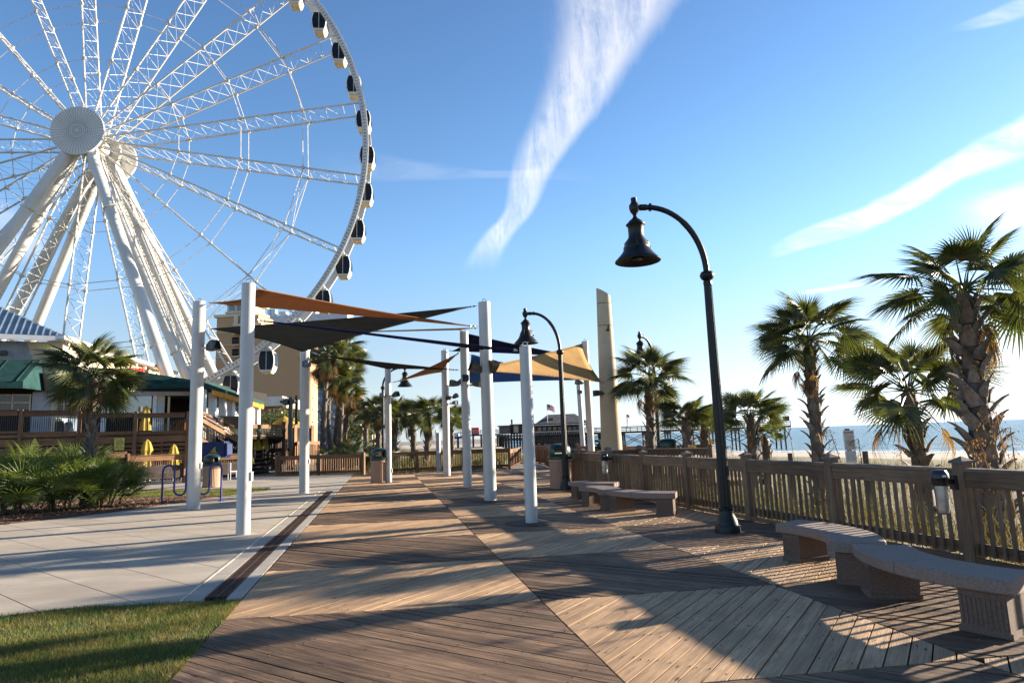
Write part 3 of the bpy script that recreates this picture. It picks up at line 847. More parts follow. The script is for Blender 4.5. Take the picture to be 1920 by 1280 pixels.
# ------------------------------------------------------------------ fences
def mk_cap(w_):
    mb = MB(); h = w_ / 2 + .022
    mb.box(-h, -h, 0, h, h, .03)
    mb.add([(-h + .004, -h + .004, .0302), (h - .004, -h + .004, .0302), (h - .004, h - .004, .0302), (-h + .004, h - .004, .0302), (0, 0, .085)], [(0, 1, 4), (1, 2, 4), (2, 3, 4), (3, 0, 4)],
           [[(0, 0), (.1, 0), (.05, .1)]] * 4)
    return mb.build('cap', M_CAPW, link=False).data


CAP = mk_cap(.15)
def mk_bal(h, w_=.038):
    mb = MB(); mb.obox((0, 0, h / 2), (0, 0, 1), (1, 0, 0), (0, 1, 0), h / 2, w_ / 2, w_ / 2, 0)
    return mb


def fence(pts, label, wood, spacing=2.3, h=1.13, side=1, pitch=0.127, cat='fence', balh=0.92, z=0.0, capped=True, post_w=.15, group=None, drop=0.0, balw=.038):
    """side = +1 puts the apron board to the left of travel"""
    pts = [Vector(p) for p in pts]
    root = thing('wooden_fence', label, cat, (pts[0].x, pts[0].y, z), group=group); O = pts[0]
    mbp = MB(); mbp.obox((0, 0, (h + .06) / 2 - .1 - drop / 2), (0, 0, 1), (1, 0, 0), (0, 1, 0), (h + .06) / 2 + .1 + drop / 2, post_w / 2, post_w / 2, 0)
    pm = mbp.build('post', wood, link=False).data
    bm_ = mk_bal(balh, balw).build('baluster', wood, link=False).data
    done = []
    for a, b in zip(pts[:-1], pts[1:]):
        d = b - a; L = d.length; d.normalize(); n = Vector((-d.y, d.x, 0)) * side
        ang = math.atan2(d.y, d.x); k = max(1, round(L / spacing)); st = L / k
        for i in range(k + 1):
            p = a + d * st * i
            if any((p - q).length < .3 for q in done): continue
            done.append(p)
            po = inst('post', pm, root, (p.x - O.x, p.y - O.y, 0), (0, 0, ang))
            if capped: inst('cap', CAP, po, (0, 0, h + .06), (0, 0, 0), post_w / .15)
        for i in range(k):
            s0, s1 = st * i + post_w / 2 + .002, st * (i + 1) - post_w / 2 - .002
            def P(s_, off, zz): q = a + d * s_ + n * off - O; return (q.x, q.y, zz)
            mb = MB(); mb.bar(P(s0, 0.0, h - .019), P(s1, 0.0, h - .019), .15, .038); mb.build('cap_rail', M_CAPW if wood is M_FENCEW else wood, root)
            mb = MB(); mb.bar(P(s0, .040, h - .135), P(s1, .040, h - .135), .038, .19); mb.build('top_rail', wood, root)
            mb = MB(); mb.bar(P(s0, -.040, .17), P(s1, -.040, .17), .038, .14); mb.build('bottom_rail', wood, root)
            if side: 
                mb = MB(); mb.bar(P(s0, .045, .045), P(s1, .045, .045), .04, .07); mb.build('foot_rail', wood, root)
            m_ = int((s1 - s0) / pitch)
            for j in range(m_):
                s_ = s0 + (s1 - s0) * (j + .5) / m_
                inst('baluster', bm_, root, P(s_, 0.0, .10 + random.uniform(-.012, .006)), (random.uniform(-.006, .006), random.uniform(-.006, .006), ang + random.uniform(-.05, .05)))
    return root


fence([(fline(3.76), 3.76, 0), (fline(21.55), 21.55, 0), (fline(22.5), 22.5, 0)], 'long weathered wooden railing with pointed post caps between the benches and the dune grass', M_FENCEW, 2.27, side=1, drop=.5)
fence([(1.98, 22.45, 0), (4.5, 24.2, 0), (6.5, 22.0, 0)], 'short dark railing corner beyond the far end of the long railing', M_FENCEW, 2.0, side=1, drop=.5)
fence([(3.4, 36.3, 0), (4.9, 29.8, 0), (8.0, 28.2, 0)], 'far railing behind the cream pylon', M_FENCEW, 1.9, side=-1, drop=.5)
fence([(-8.55, 36.9, 0), (-13.9, 38.35, 0)], 'reddish railing on concrete left of the stone bin', M_FENCER, 2.65, side=1, pitch=.14, capped=False, post_w=.17)
fence([(-7.5, 36.2, 0), (-5.6, 37.2, 0), (-0.4, 37.2, 0)], 'reddish railing closing the far end of the boardwalk below the palms', M_FENCER, 2.6, side=-1, pitch=.135)
fence([(-0.4, 37.3, 0), (0.25, 45.5, 0)], 'left railing of the narrow ramp to the beach', M_FENCER, 2.1, side=-1, h=1.05, capped=False)
fence([(1.9, 34.2, 0), (1.75, 39.5, 0), (0.9, 46, 0)], 'right railing of the narrow ramp to the beach', M_FENCER, 1.9, side=1, capped=True)
mb = MB(); mb.prism([(-.35, 36.9), (2.6, 36.2), (1.75, 45.5), (.3, 46)], -0.05, -.006)
struct(mb.build('ramp_path', M_CONC))


# ------------------------------------------------------------------ poles
def floodlight(parent, p, aim, s=1.0, mt=None):
    """box-hooded floodlight; p local to the pole, aim = unit-ish direction"""
    a = Vector(aim).normalized(); sd_ = a.cross(Vector((0, 0, 1))).normalized(); up = sd_.cross(a)
    p = Vector(p)
    mb = MB()
    def ring(c, w1, h1): return [c + sd_ * (w1 * i) + up * (h1 * j) for i, j in ((-1, -1), (1, -1), (1, 1), (-1, 1))]
    r = [ring(p - a * .17 * s, .035 * s, .035 * s), ring(p - a * .10 * s, .075 * s, .07 * s), ring(p + a * .06 * s, .115 * s, .10 * s), ring(p + a * .16 * s, .12 * s, .105 * s)]
    r.append([r[3][0] - a * .09 * s, r[3][1] - a * .09 * s, r[3][2] + a * .05 * s, r[3][3] + a * .05 * s])
    vs = sum(r, []); fs = [(3, 2, 1, 0)]
    for k in range(4):
        for i in range(4):
            j = (i + 1) % 4; fs.append((k * 4 + i, k * 4 + j, k * 4 + 4 + j, k * 4 + 4 + i))
    mb.add(vs, fs[:1 + 12])
    o = mb.build('floodlight', mt or M_BRONZE, parent)
    mb = MB(); q = ring(p + a * .13 * s, .105 * s, .09 * s); mb.add(q, [(0, 1, 2, 3)]); mb.build('lens', M_WINDOW, o)
    mb = MB(); b = Vector((p.x * .0, p.y * .0, p.z)); d = (p - b)
    if d.length > .05: mb.tube([p - a * .05 * s, p + (b - p) * .5], .018 * s, 6); mb.build('arm', mt or M_BRONZE, o)
    return o


POLES = {}


def sail_pole(key, bx, by, tx, ty, dia, label, box_y=None, lights=(), base=None, Y=None, cone=0.9):
    if Y is None: P = G(bx, by)
    else: P = D(bx, by, Y); P.z = 0
    T = D(tx, ty, P.y); h = T.z
    root = thing('sail_pole', label, 'pole', (P.x, P.y, 0), group='white steel masts holding up the shade sails')
    # lean towards the surveyed top
    lx, ly = (T.x - P.x) * .6, 0
    mb = MB(); r = dia / 2
    mb.tube([(0, 0, -.05), (lx * .5, 0, h / 2), (lx, 0, h - .02)], [r, r, r], 28)
    mb.build('shaft', M_POLE, root, smooth=True)
    mb = MB(); mb.tube([(lx, 0, h - .02), (lx, 0, h)], r * 1.01, 28); mb.build('top_plate', M_POLE, root, smooth=True)
    mb = MB()
    ring = [(lx + .05 * math.cos(t), 0, h + .055 + .05 * math.sin(t)) for t in np.linspace(0, 2 * math.pi, 13)]
    mb.tube(ring, .012, 6, cap=False); mb.build('lifting_eye', M_STEEL, root, smooth=True)
    if base:
        mb = MB(); mb.lathe([(r + .42, .004), (r + .42, .010), (r + .03, .014)], n=32); mb.build('base_collar', M_RUST if base == 'rust' else mat('dark_rubber', (0.03, 0.026, 0.024), .8), root)
    if box_y:
        q = D(bx, box_y[1], P.y); sdn = box_y[0]
        mb = MB(); mb.box(sdn * (r - .01) - .035, -.05, q.z - .09, sdn * (r - .01) + .035, .05, q.z + .09); mb.build('junction_box', M_POLE, root)
    for (fx, fy, aim, s) in lights:
        q = D(fx, fy, P.y - .12) - Vector((P.x, P.y, 0))
        floodlight(root, q, aim, s)
        mb = MB(); mb.bar((q.x * .25, q.y * .3 - .04, q.z - .03), (q.x * .85, q.y * .9, q.z - .03), .05, .05); mb.build('bracket', M_POLE, root)
    POLES[key] = (P, h, r, root)
    return root


sail_pole(1, 455.5, 1001, 466, 532, .27, 'tall white round mast nearest on the concrete, in front of the brown shade sail', (1, 893))
sail_pole(2, 362, 954, 373, 566, .36, 'white mast on the concrete beside the blue bicycle rack', (1, 873), [(397, 650, (1, -.5, .35), 1.25)])
sail_pole(3, 570, 924, 571, 655, .34, 'white mast at the far end of the trench drain', (1, 865), [(577, 683, (-.3, -1, .1), 1.0)])
sail_pole(4, 729, 904, 727, 688, .26, 'slim white mast behind the open stone bin left of the seam', (1, 882), [(719, 741, (-.4, -1, .1), .9), (741, 740, (1, -.5, .4), 1.0)], base='dark')
sail_pole(5, 838, 892, 834, 657, .35, 'far white mast right of the grey marker post', (1, 874), [(842, 746, (-.3, -1, -.1), .95), (853, 743, (.8, -.5, .5), .9), (852, 755, (.9, -.6, .1), .9)], base='rust')
sail_pole(6, 877, 914, 870, 622, .31, 'white mast with three floodlights just left of the thickest mast', (-1, 880), [(853, 719, (-1, -.4, .15), 1.1), (873, 711, (.1, -1, .5), 1.0), (893, 720, (1, -.4, -.1), 1.0)], base='dark')
sail_pole(7, 920, 938, 907, 567, .345, 'thick white mast carrying two big floodlights in the middle of the boardwalk', (-1, 896), [(893, 691, (-1, -.5, .5), 1.15), (925, 688, (.25, -.35, 1), 1.05)], base='dark')
sail_pole(8, 997, 980, 985, 650, .245, 'short white mast nearest the benches under the navy sail', (-1, 925), base='dark')
sail_pole(9, 1109, 850, 1096, 640, .31, 'white mast left of the cream pylon', None, [(1086, 717, (-1, -.4, .3), 1.0)], Y=30)
sail_pole(10, 1094, 850, 1083, 716, .30, 'farthest slim white mast beside the pier building', None, [(1086, 735, (.2, -1, 0), 1.1)], Y=42)

# cream pylon
P = D(1147, 842, 28.5); P.z = 0
root = thing('pylon', 'tall tapering cream pylon with a slanted top beside the far masts', 'pylon', P)
T = D(1131, 545, 28.5)
h1 = T.z
mb = MB()
def pyl(z): t = z / h1; return (.475 - .17 * t, (T.x - P.x) * t * .75)
zs = [-.1, .12 * h1, .35 * h1, .6 * h1, .795 * h1]
for k in range(len(zs)):
    pass
def pseg(z0, z1, top=None):
    mb = MB(); n = 28; vs = []
    for z in (z0, z1):
        r, ox = pyl(z)
        for i in range(n):
            t = 2 * math.pi * i / n
            zz = z if not (top and z == z1) else z - top * (math.cos(t) * .5 + .5)
            vs.append((ox + r * math.cos(t), r * .8 * math.sin(t), zz))
    fs = [(i, (i + 1) % n, n + (i + 1) % n, n + i) for i in range(n)] + [tuple(range(n))[::-1], tuple(range(n, 2 * n))]
    mb.add(vs, fs); return mb
for i, (a, b, tp) in enumerate(((-.1, h1 * .80, None), (h1 * .803, h1 * .925, None), (h1 * .928, h1 + .12, .38))):
    pseg(a, b, tp).build('shaft_section', M_PYLON, root, smooth=True)
floodlight(root, (D(1122, 737, 28.2) - P), (-1, -.4, 0), 1.2)
mb = MB(); mb.bar(D(1128, 738, 28.2) - P, D(1136, 737, 28.3) - P, .07); mb.build('bracket', M_BRONZE, root)
q = D(1140, 619, 28.05) - P; mb = MB(); mb.bar(q, q + Vector((.02, 0, .22)), .07); mb.bar(q + Vector((-.08, 0, 0)), q + Vector((.06, 0, .0)), .07); mb.build('hook', M_BRONZE, root)

# marker post on the far railing
P = G(822.5, 883)
root = thing('marker_post', 'plain grey steel post in front of the far railing', 'post', P)
mb = MB(); mb.tube([(0, 0, 0), (0, 0, D(822, 811, P.y).z)], .13, 18); mb.build('shaft', mat('grey_post_paint', (.33, .33, .34), .5, .1, 4), root, smooth=True)
mb = MB(); mb.box(-.05, -.145, 1.0, .05, -.125, 1.12); mb.build('plate', M_STEEL, root)
mb = MB(); mb.lathe([(.16, 0), (.16, .03), (.135, .04)], n=18); mb.build('base_plate', M_STEEL, root)


# ------------------------------------------------------------------ shade sails
def pole_pt(key, pxx, pyy, side):
    """attachment point on a pole at photo height pyy"""
    P, h, r, _ = POLES[key]; q = D(pxx, pyy, P.y); z = q.z
    t = max(0, min(1, z / h))
    return Vector((P.x + side[0] * (r + .05), P.y + side[1] * (r + .05), z))


M_SEAM = mat('dark_seam_thread', (.10, .075, .05), .8)


def sail(name, label, corners, fab, ends, curve_=.22, zs=.0, seams=None, group='triangular shade sails strung between the white masts'):
    A, B, C = [Vector(c) for c in corners]; cen = (A + B + C) / 3
    n = 18; idx = {}; mb = MB(); vs = []
    for i in range(n + 1):
        for j in range(n + 1 - i):
            a, b = i / n, j / n; c = 1 - a - b
            p = A * a + B * b + C * c
            k = 4 * (a * b * (1 - c) + b * c * (1 - a) + c * a * (1 - b))
            k = min(k, 1.0)
            inner = 27 * a * b * c
            p = p + (cen - p) * (curve_ * k * (1 - .3 * inner)) + Vector((0, 0, -zs * inner))
            idx[(i, j)] = len(vs); vs.append(p)
    fs = []
    for i in range(n):
        for j in range(n - i):
            fs.append((idx[(i, j)], idx[(i + 1, j)], idx[(i, j + 1)]))
            if i + j < n - 1: fs.append((idx[(i + 1, j)], idx[(i + 1, j + 1)], idx[(i, j + 1)]))
    O = cen.copy(); vs = [p - O for p in vs]
    root = thing(name, label, 'shade sail', O, group=group)
    mb.add(vs, fs); o = mb.build('canvas', fab, root, smooth='full')
    so = o.modifiers.new('thickness', 'SOLIDIFY'); so.thickness = .005
    # hem webbing along the three edges
    E = [[vs[idx[(i, 0)]] for i in range(n + 1)], [vs[idx[(0, j)]] for j in range(n + 1)], [vs[idx[(i, n - i)]] for i in range(n + 1)]]
    for e in E:
        mb = MB(); mb.tube(e, .016, 5); mb.build('hem', fab, root, smooth=True)
    q_ = int(n * .80)
    for line in ([(q_, j) for j in range(n - q_ + 1)], [(i, q_) for i in range(n - q_ + 1)], [(i, n - q_ - i) for i in range(n - q_ + 1)]):
        mb = MB(); mb.tube([vs[idx[t]] for t in line], .007, 4); mb.build('seam', M_SEAM, root)
    for c, e in zip((A, B, C), ends):
        if e is None: continue
        e = Vector(e)
        mb = MB(); mb.tube([c - O, e - O], .010, 5)
        m1 = c + (e - c) * .35; m2 = c + (e - c) * .7
        mb.tube([m1 - O, m2 - O], .024, 6); mb.tube([c - O, c + (e - c) * .12 - O], .035, 6)
        mb.build('turnbuckle', M_STEEL, root, smooth=True)
    return root


F_BROWN = fabric('burnt_orange_canvas', (0.40, 0.215, 0.115), .5)
F_GREY = fabric('charcoal_canvas', (0.085, 0.105, 0.12), .3)
F_NAVY = fabric('navy_canvas', (0.012, 0.018, 0.10), .3)
F_BLACK = fabric('black_canvas', (0.022, 0.026, 0.03), .1)
F_TAN = fabric('sand_canvas', (0.62, 0.40, 0.17), .5)
F_BLUE = fabric('mid_blue_canvas', (0.06, 0.19, 0.45), .5)
F_CREAM = fabric('cream_canvas', (0.50, 0.40, 0.26), .4)


def pdp(key): return POLES[key][0]


def cornr(x, y, key, dY=0.0): return D(x, y, pdp(key).y + dY)


sail('shade_sail', 'burnt orange shade sail, topmost of those on the left', (cornr(398, 568, 2, .1), cornr(481, 541, 1, .5), cornr(882, 611, 7, .2)), F_BROWN,
     (pole_pt(2, 380, 567, (1, .1)), pole_pt(1, 470, 540, (.6, .8)), pole_pt(7, 900, 611, (-1, .3))), .16)
sail('shade_sail', 'broad charcoal grey shade sail below the burnt orange one', (cornr(398, 616, 2, .2), cornr(882, 575, 7, 0), cornr(567, 659, 3, -.3)), F_GREY,
     (pole_pt(2, 382, 616, (1, .3)), pole_pt(7, 900, 573, (-1, 0)), pole_pt(3, 571, 661, (0, -1))), .09, .15)
sail('shade_sail', 'narrow navy shade sail seen edge on, crossing in front of the thick mast', (cornr(497, 602, 1, .2), cornr(965, 656, 8, .3), cornr(904, 655, 7, -.6)), F_NAVY,
     (pole_pt(1, 470, 599, (1, .2)), pole_pt(8, 985, 656, (-.9, .3)), pole_pt(7, 910, 656, (0, -1))), .10)
sail('shade_sail', 'thin cream shade sail seen edge on between charcoal sail and thick mast', (cornr(886, 615, 7, .3), cornr(600, 624, 3, 1.0), cornr(862, 618, 6, 0)), F_CREAM,
     (pole_pt(7, 900, 614, (-1, .5)), pole_pt(3, 571, 657, (.4, .9)), pole_pt(6, 870, 623, (-.2, -1))), .05)
sail('shade_sail', 'black shade sail seen edge on above the slim mast', (cornr(600, 666, 3, .1), cornr(850, 693, 6, 0), cornr(726, 691, 4, -.5)), F_BLACK,
     (pole_pt(3, 575, 660, (1, 0)), pole_pt(6, 870, 693, (-1, 0)), pole_pt(4, 727, 690, (0, -1))), .12)
sail('shade_sail', 'small rust brown triangular sail above the far palms', (cornr(748, 714, 4, .2), cornr(858, 663, 6, .3), cornr(828, 697, 5, 0)), F_BROWN,
     (pole_pt(4, 730, 717, (1, 0)), pole_pt(6, 870, 660, (-1, .2)), pole_pt(5, 834, 697, (-.2, -1))), .16)
sail('shade_sail', 'long navy triangular sail reaching right to the pylon side', (cornr(879, 626, 6, .2), cornr(848, 658, 5, 0), cornr(1088, 669, 9, 0)), F_NAVY,
     (pole_pt(6, 872, 625, (.6, .8)), pole_pt(5, 836, 657, (1, 0)), pole_pt(9, 1100, 670, (-1, -.3))), .12)
sail('shade_sail', 'large sand coloured sail between thick mast and cream pylon', (cornr(884, 693, 6, .2), cornr(1090, 645, 9, .1), D(1127, 716, 28.1)), F_TAN,
     (pole_pt(6, 875, 696, (1, .2)), pole_pt(9, 1098, 645, (-.4, -1)), D(1133, 717, 28.3)), .08, .1)
sail('shade_sail', 'mid blue sail partly hidden behind the sand coloured one', (cornr(852, 719, 5, 0), cornr(884, 664, 6, .3), cornr(1083, 712, 10, -.3)), F_BLUE,
     (pole_pt(5, 838, 722, (1, 0)), pole_pt(6, 874, 660, (.8, .6)), pole_pt(10, 1086, 718, (-.4, -.8))), .10)


# ------------------------------------------------------------------ bell lamps
def bell_lamp(P, hb, ht, arm, rot, label, s=1.0):
    root = thing('street_lamp', label, 'street lamp', P, rot, 'bell shaped street lamps along the boardwalk')
    mb = MB(); n = 24
    mb.lathe([(.21, 0), (.21, .10), (.20, .12)], n=n); mb.lathe([(.18, .121), (.165, .20), (.12, .30), (.115, .36), (.13, .375), (.13, .40), (.105, .42)], n=n)
    mb.build('base', M_LAMP, root, smooth=True)
    mb = MB(); mb.lathe([(.098, .42), (.070, hb - .1)], n=24, flute=1, fd=.010); mb.build('post', M_LAMP, root)
    mb = MB(); mb.lathe([(.075, hb - .16), (.075, hb - .10), (.06, hb - .09)], n=18)
    mb.lathe([(.055, hb - .09), (.10, hb - .06), (.125, hb - .01), (.125, hb + .02), (.10, hb + .07), (.055, hb + .09)], n=18)
    mb.build('collar', M_LAMP, root, smooth=True)
    rise = ht - hb - .05; pts = []
    for t in np.linspace(0, 1, 18):
        a = t * math.pi / 2
        pts.append((-(arm - .22) * (1 - math.cos(a)) ** 1.0, 0, hb + .05 + rise * math.sin(a)))
    pts.append((-(arm - .08), 0, hb + .05 + rise))
    mb = MB(); mb.tube(pts, [.055] * 10 + [.048] * (len(pts) - 10), 12); mb.build('arm', M_LAMP, root, smooth=True)
    zt = hb + .05 + rise
    mb = MB()
    mb.tube([(-(arm - .30), 0, zt), (-(arm - .27), 0, zt)], .075, 12); mb.tube([(-(arm - .22), 0, zt), (-(arm - .10), 0, zt)], .058, 12)
    mb.lathe([(.03, -.16), (.045, -.12), (.075, -.08), (.095, -.02), (.095, .04), (.06, .09), (.055, .10), (.055, .18)], (-arm, 0, zt), 16)
    mb.build('coupling', M_LAMP, root, smooth=True)
    mb = MB(); z = zt - .16
    prof = [(.03, 0), (.05, -.04), (.10, -.08), (.155, -.14), (.165, -.17), (.14, -.20), (.135, -.36), (.15, -.42), (.20, -.50), (.215, -.58), (.235, -.62), (.27, -.68), (.34, -.76), (.40, -.82), (.405, -.84), (.38, -.84), (.30, -.78), (.05, -.70)]
    mb.lathe([(r, q) for r, q in prof], (-arm, 0, z), 32); bell = mb.build('bell_shade', M_LAMP, root, smooth=True)
    mb = MB(); mb.lathe([(.172, -.165), (.172, -.155)], (-arm, 0, z), 24); mb.lathe([(.226, -.60), (.226, -.585)], (-arm, 0, z), 24)
    for a in (0.3, 2.4, 4.5):
        c, s_ = math.cos(a), math.sin(a)
        mb.tube([(-arm + c * .15, s_ * .15, z - .38), (-arm + c * .24, s_ * .24, z - .46), (-arm + c * .25, s_ * .25, z - .56), (-arm + c * .245, s_ * .245, z - .62)], .011, 5)
        mb.box(-arm + c * .25 - .02, s_ * .25 - .02, z - .60, -arm + c * .25 + .02, s_ * .25 + .02, z - .53)
    mb.build('latch', M_LAMP, root)
    mb = MB(); mb.lathe([(.10, -.80), (.10, -.765), (.06, -.74)], (-arm, 0, z), 16); mb.build('lens', M_WINDOW, root)
    return root


P = G(1365, 997); hb, ht = D(1327, 517, P.y).z, D(1215, 390, P.y).z
bell_lamp(P, hb, ht, P.x - D(1189, 400, P.y).x, R_(2), 'nearest and tallest looking dark bell lamp, rising behind the two near benches')
P = G(1062, 917); hb, ht = D(1055, 660, P.y).z, D(1000, 587, P.y).z
bell_lamp(P, hb, ht, P.x - D(984, 600, P.y).x - .02, R_(-3), 'second dark bell lamp beside the stone bin at the far end of the long railing')
P = D(1237, 850, 28); P.z = 0; hb, ht = D(1226, 665, P.y).z, D(1212, 635, P.y).z
bell_lamp(P, hb - .2, ht, 1.15, R_(52), 'dark bell lamp half hidden behind a palm on the beach side')
P = D(719, 880, 34.5); P.z = 0; hb, ht = D(716, 727, P.y).z, D(740, 690, P.y).z
bell_lamp(P, hb, ht, D(759, 690, P.y).x - P.x, R_(180), 'far dark bell lamp with its arm to the right, behind the slim mast')


# ------------------------------------------------------------------ bins
def make_bin(label):
    root = thing('litter_bin', label, 'litter bin', group='round litter bins with green domed lids')
    mb = MB(); mb.lathe([(.36, 0), (.38, .03), (.38, .07)], n=48); mb.lathe([(.36, .071), (.36, .86)], n=72, flute=1, fd=.013); mb.lathe([(.375, .861), (.385, .88), (.385, .93), (.37, .95)], n=48)
    mb.build('body', M_BIN, root)
    mb = MB(); n = 36
    mb.lathe([(.375, .951), (.40, .97), (.40, 1.03), (.375, 1.05), (.365, 1.06)], n=n); low = mb.build('lid_ring', M_GREENP, root, smooth=True)
    # dome with two openings
    mb = MB(); prof = [(.36, 1.06), (.37, 1.10), (.375, 1.22), (.36, 1.32), (.31, 1.39), (.22, 1.435), (.10, 1.455), (.001, 1.46)]
    o = len(mb.v)
    for r, z in prof:
        for k in range(n):
            t = 2 * math.pi * k / n; mb.v.append((r * math.cos(t), r * math.sin(t), z))
    for i in range(len(prof) - 1):
        for k in range(n):
            ang = (k + .5) / n * 360
            if i in (1, 2) and (min(abs(ang - 250), abs(ang - 70)) < 34): continue
            k2 = (k + 1) % n; mb.face((i * n + k, i * n + k2, (i + 1) * n + k2, (i + 1) * n + k))
    mb.build('dome_lid', M_GREENP, root, smooth=True)
    mb = MB(); mb.lathe([(.30, .90), (.30, 1.12)], n=24); mb.build('liner', M_BLACK, root)
    return root


b0_ = make_bin('stone bin with green dome standing at the foot of the slim white mast')
P = G(711.5, 904.5); b0_.location = P; b0_.rotation_euler = (0, 0, R_(40))
for x, y, lab, rz, Yd in ((1052, 915, 'stone bin with open dark green dome behind the second bell lamp', 22, None), (396, 913, 'stone bin beside the blue bicycle rack near the banner table', 60, None),
                      (1120, 860, 'green domed bin right of the farthest masts beyond the railing', 10, 33), (1254, 860, 'green domed bin just behind the railing corner left of the near lamp', 100, 25.5)):
    c = copy_tree(b0_); P = G(x, y) if not Yd else D(x, y, Yd); P.z = 0; c.location = P; c.rotation_euler = (0, 0, R_(rz)); c['label'] = lab

# ------------------------------------------------------------------ benches
def bench(cx, cy, a0, a1, label, r0=1.27, r1=1.82, H=.46, flip=0):
    am = R_((a0 + a1) / 2); O = Vector((cx + 1.55 * math.cos(am), cy + 1.55 * math.sin(am), 0))
    root = thing('curved_bench', label, 'bench', O, group='curved speckled stone benches on the boardwalk')
    def arc(b0, b1, ra, rb, z0, z1, n=12, ch=.015):
        mb = MB(); vs = []; ps = []
        for i in range(n + 1):
            t = R_(b0 + (b1 - b0) * i / n); c, s_ = math.cos(t), math.sin(t)
            for r, z in ((ra + ch, z0), (rb - ch, z0), (rb, z0 + ch), (rb, z1 - ch), (rb - ch, z1), (ra + ch, z1), (ra, z1 - ch), (ra, z0 + ch)):
                vs.append((cx + r * c - O.x, cy + r * s_ - O.y, z))
        fs = []
        for i in range(n):
            for k in range(8):
                k2 = (k + 1) % 8; fs.append((i * 8 + k, i * 8 + 8 + k, i * 8 + 8 + k2, i * 8 + k2))
        fs.append(tuple(range(8))); fs.append(tuple(range(n * 8, n * 8 + 8))[::-1])
        mb.add(vs, fs); return mb
    mid = (a0 + a1) / 2
    for b0, b1 in ((a0, mid - .12), (mid + .12, a1)):
        arc(b0, b1, r0, r1, H - .115, H, 18, .014).build('seat_slab', M_STONET, root)
    for b0, b1 in ((a0 + 2.2, a0 + 13.5), (a1 - 13.5, a1 - 2.2)):
        lg = arc(b0, b1, r0 + .05, r1 - .05, .02, H - .118, 4, .01).build('leg', M_STONE, root)
        arc(b0 - .6, b1 + .6, r0 + .035, r1 - .035, 0, .05, 4, .008).build('foot', M_STONE, lg)
        mb = MB()
        for r_, sg in ((r0 + .05, -1), (r1 - .05, 1)):
            nf = 10
            for k in range(nf):
                t = R_(b0 + (b1 - b0) * (k + .5) / nf); c, s_ = math.cos(t), math.sin(t)
                mb.obox((cx + (r_ + sg * .002) * c - O.x, cy + (r_ + sg * .002) * s_ - O.y, .18), (0, 0, 1), (-s_, c, 0), (c, s_, 0), .11, .0085, .004)
        mb.build('ribs', M_STONE, lg)['kind'] = 'stuff'
    return root


bench(5.20, 6.45, 157, 220, 'nearest curved bench with railing shadows striped across its seat')
bench(2.33, 8.10, -34, 35, 'second curved bench, directly behind the nearest one')
bench(3.78, 15.35, 190, 252, 'curved bench with a wide ribbed end, rightmost of the far three')
bench(.58, 15.40, -14, 44, 'curved bench in the middle of the far three')
bench(3.15, 18.65, 195, 248, 'farthest curved bench, close to the second bell lamp')

# ------------------------------------------------------------------ bicycle rack
P = D(360, 945, 21.7); P.z = 0
root = thing('bicycle_rack', 'blue wave shaped bicycle rack behind the left white mast', 'bicycle rack', P)
st = (D(415, 900, 21.7).x - D(305, 900, 21.7).x) / 5; x0 = D(305, 900, 21.7).x - P.x
top = D(318, 872, 21.7).z; r = st / 2; pts = [(x0, 0, 0), (x0, 0, top - r)]; 
for k in range(5):
    c = x0 + st * (k + .5); upw = (k % 2 == 0)
    zc = (top - r) if upw else .24 + r
    for t in np.linspace(math.pi, 0, 9)[1:]:
        pts.append((c + r * math.cos(t), 0, zc + (r * math.sin(t) if upw else -r * math.sin(t))))
    if k < 4: pts.append((c + r, 0, (.24 + r) if upw else (top - r)))
pts.append((x0 + 5 * st, 0, 0))
mb = MB(); mb.tube(pts, .032, 10); mb.build('tube', M_BLUEP, root, smooth=True)
for xx in (x0, x0 + 5 * st):
    mb = MB(); mb.lathe([(.08, 0), (.08, .012)], (xx, 0, 0), 12); mb.build('foot_plate', M_BLUEP, root)

# ------------------------------------------------------------------ bullet lanterns on the railing posts
def post_lantern(px_, py_, Y, label, s=1.0):
    P = D(px_, py_, Y)
    root = thing('cigarette_post_bin', label, 'ash bin', P, group='black and steel ash bins fixed to railing posts')
    mb = MB(); mb.lathe([(.02, .16 * s), (.07 * s, .15 * s), (.095 * s, .11 * s), (.10 * s, .06 * s), (.09 * s, .05 * s), (.085 * s, 0), (.08 * s, -.03 * s)], n=20); mb.build('cap', M_BLACK, root, smooth=True)
    mb = MB(); mb.lathe([(.068 * s, -.031 * s), (.068 * s, -.30 * s), (.055 * s, -.345 * s), (.02 * s, -.365 * s)], n=20); mb.build('canister', M_STEEL, root, smooth=True)
    mb = MB(); mb.bar((.07 * s, .02, .02), (.22 * s, .08, .0), .05 * s, .05 * s); mb.box(.19 * s, .02, -.09 * s, .23 * s, .13, .08 * s); mb.build('bracket', M_BLACK, root)
    mb = MB(); mb.box(-.03 * s, -.103 * s, .075 * s, .015 * s, -.098 * s, .095 * s); mb.build('label_plate', M_CLOTHW, root)
    return root


post_lantern(1763, 905, 7.95, 'black capped steel ash bin fixed to the big near railing post', 1.0)
post_lantern(1133, 861, 18.6, 'black capped ash bin on a railing post above the far benches', 1.15)
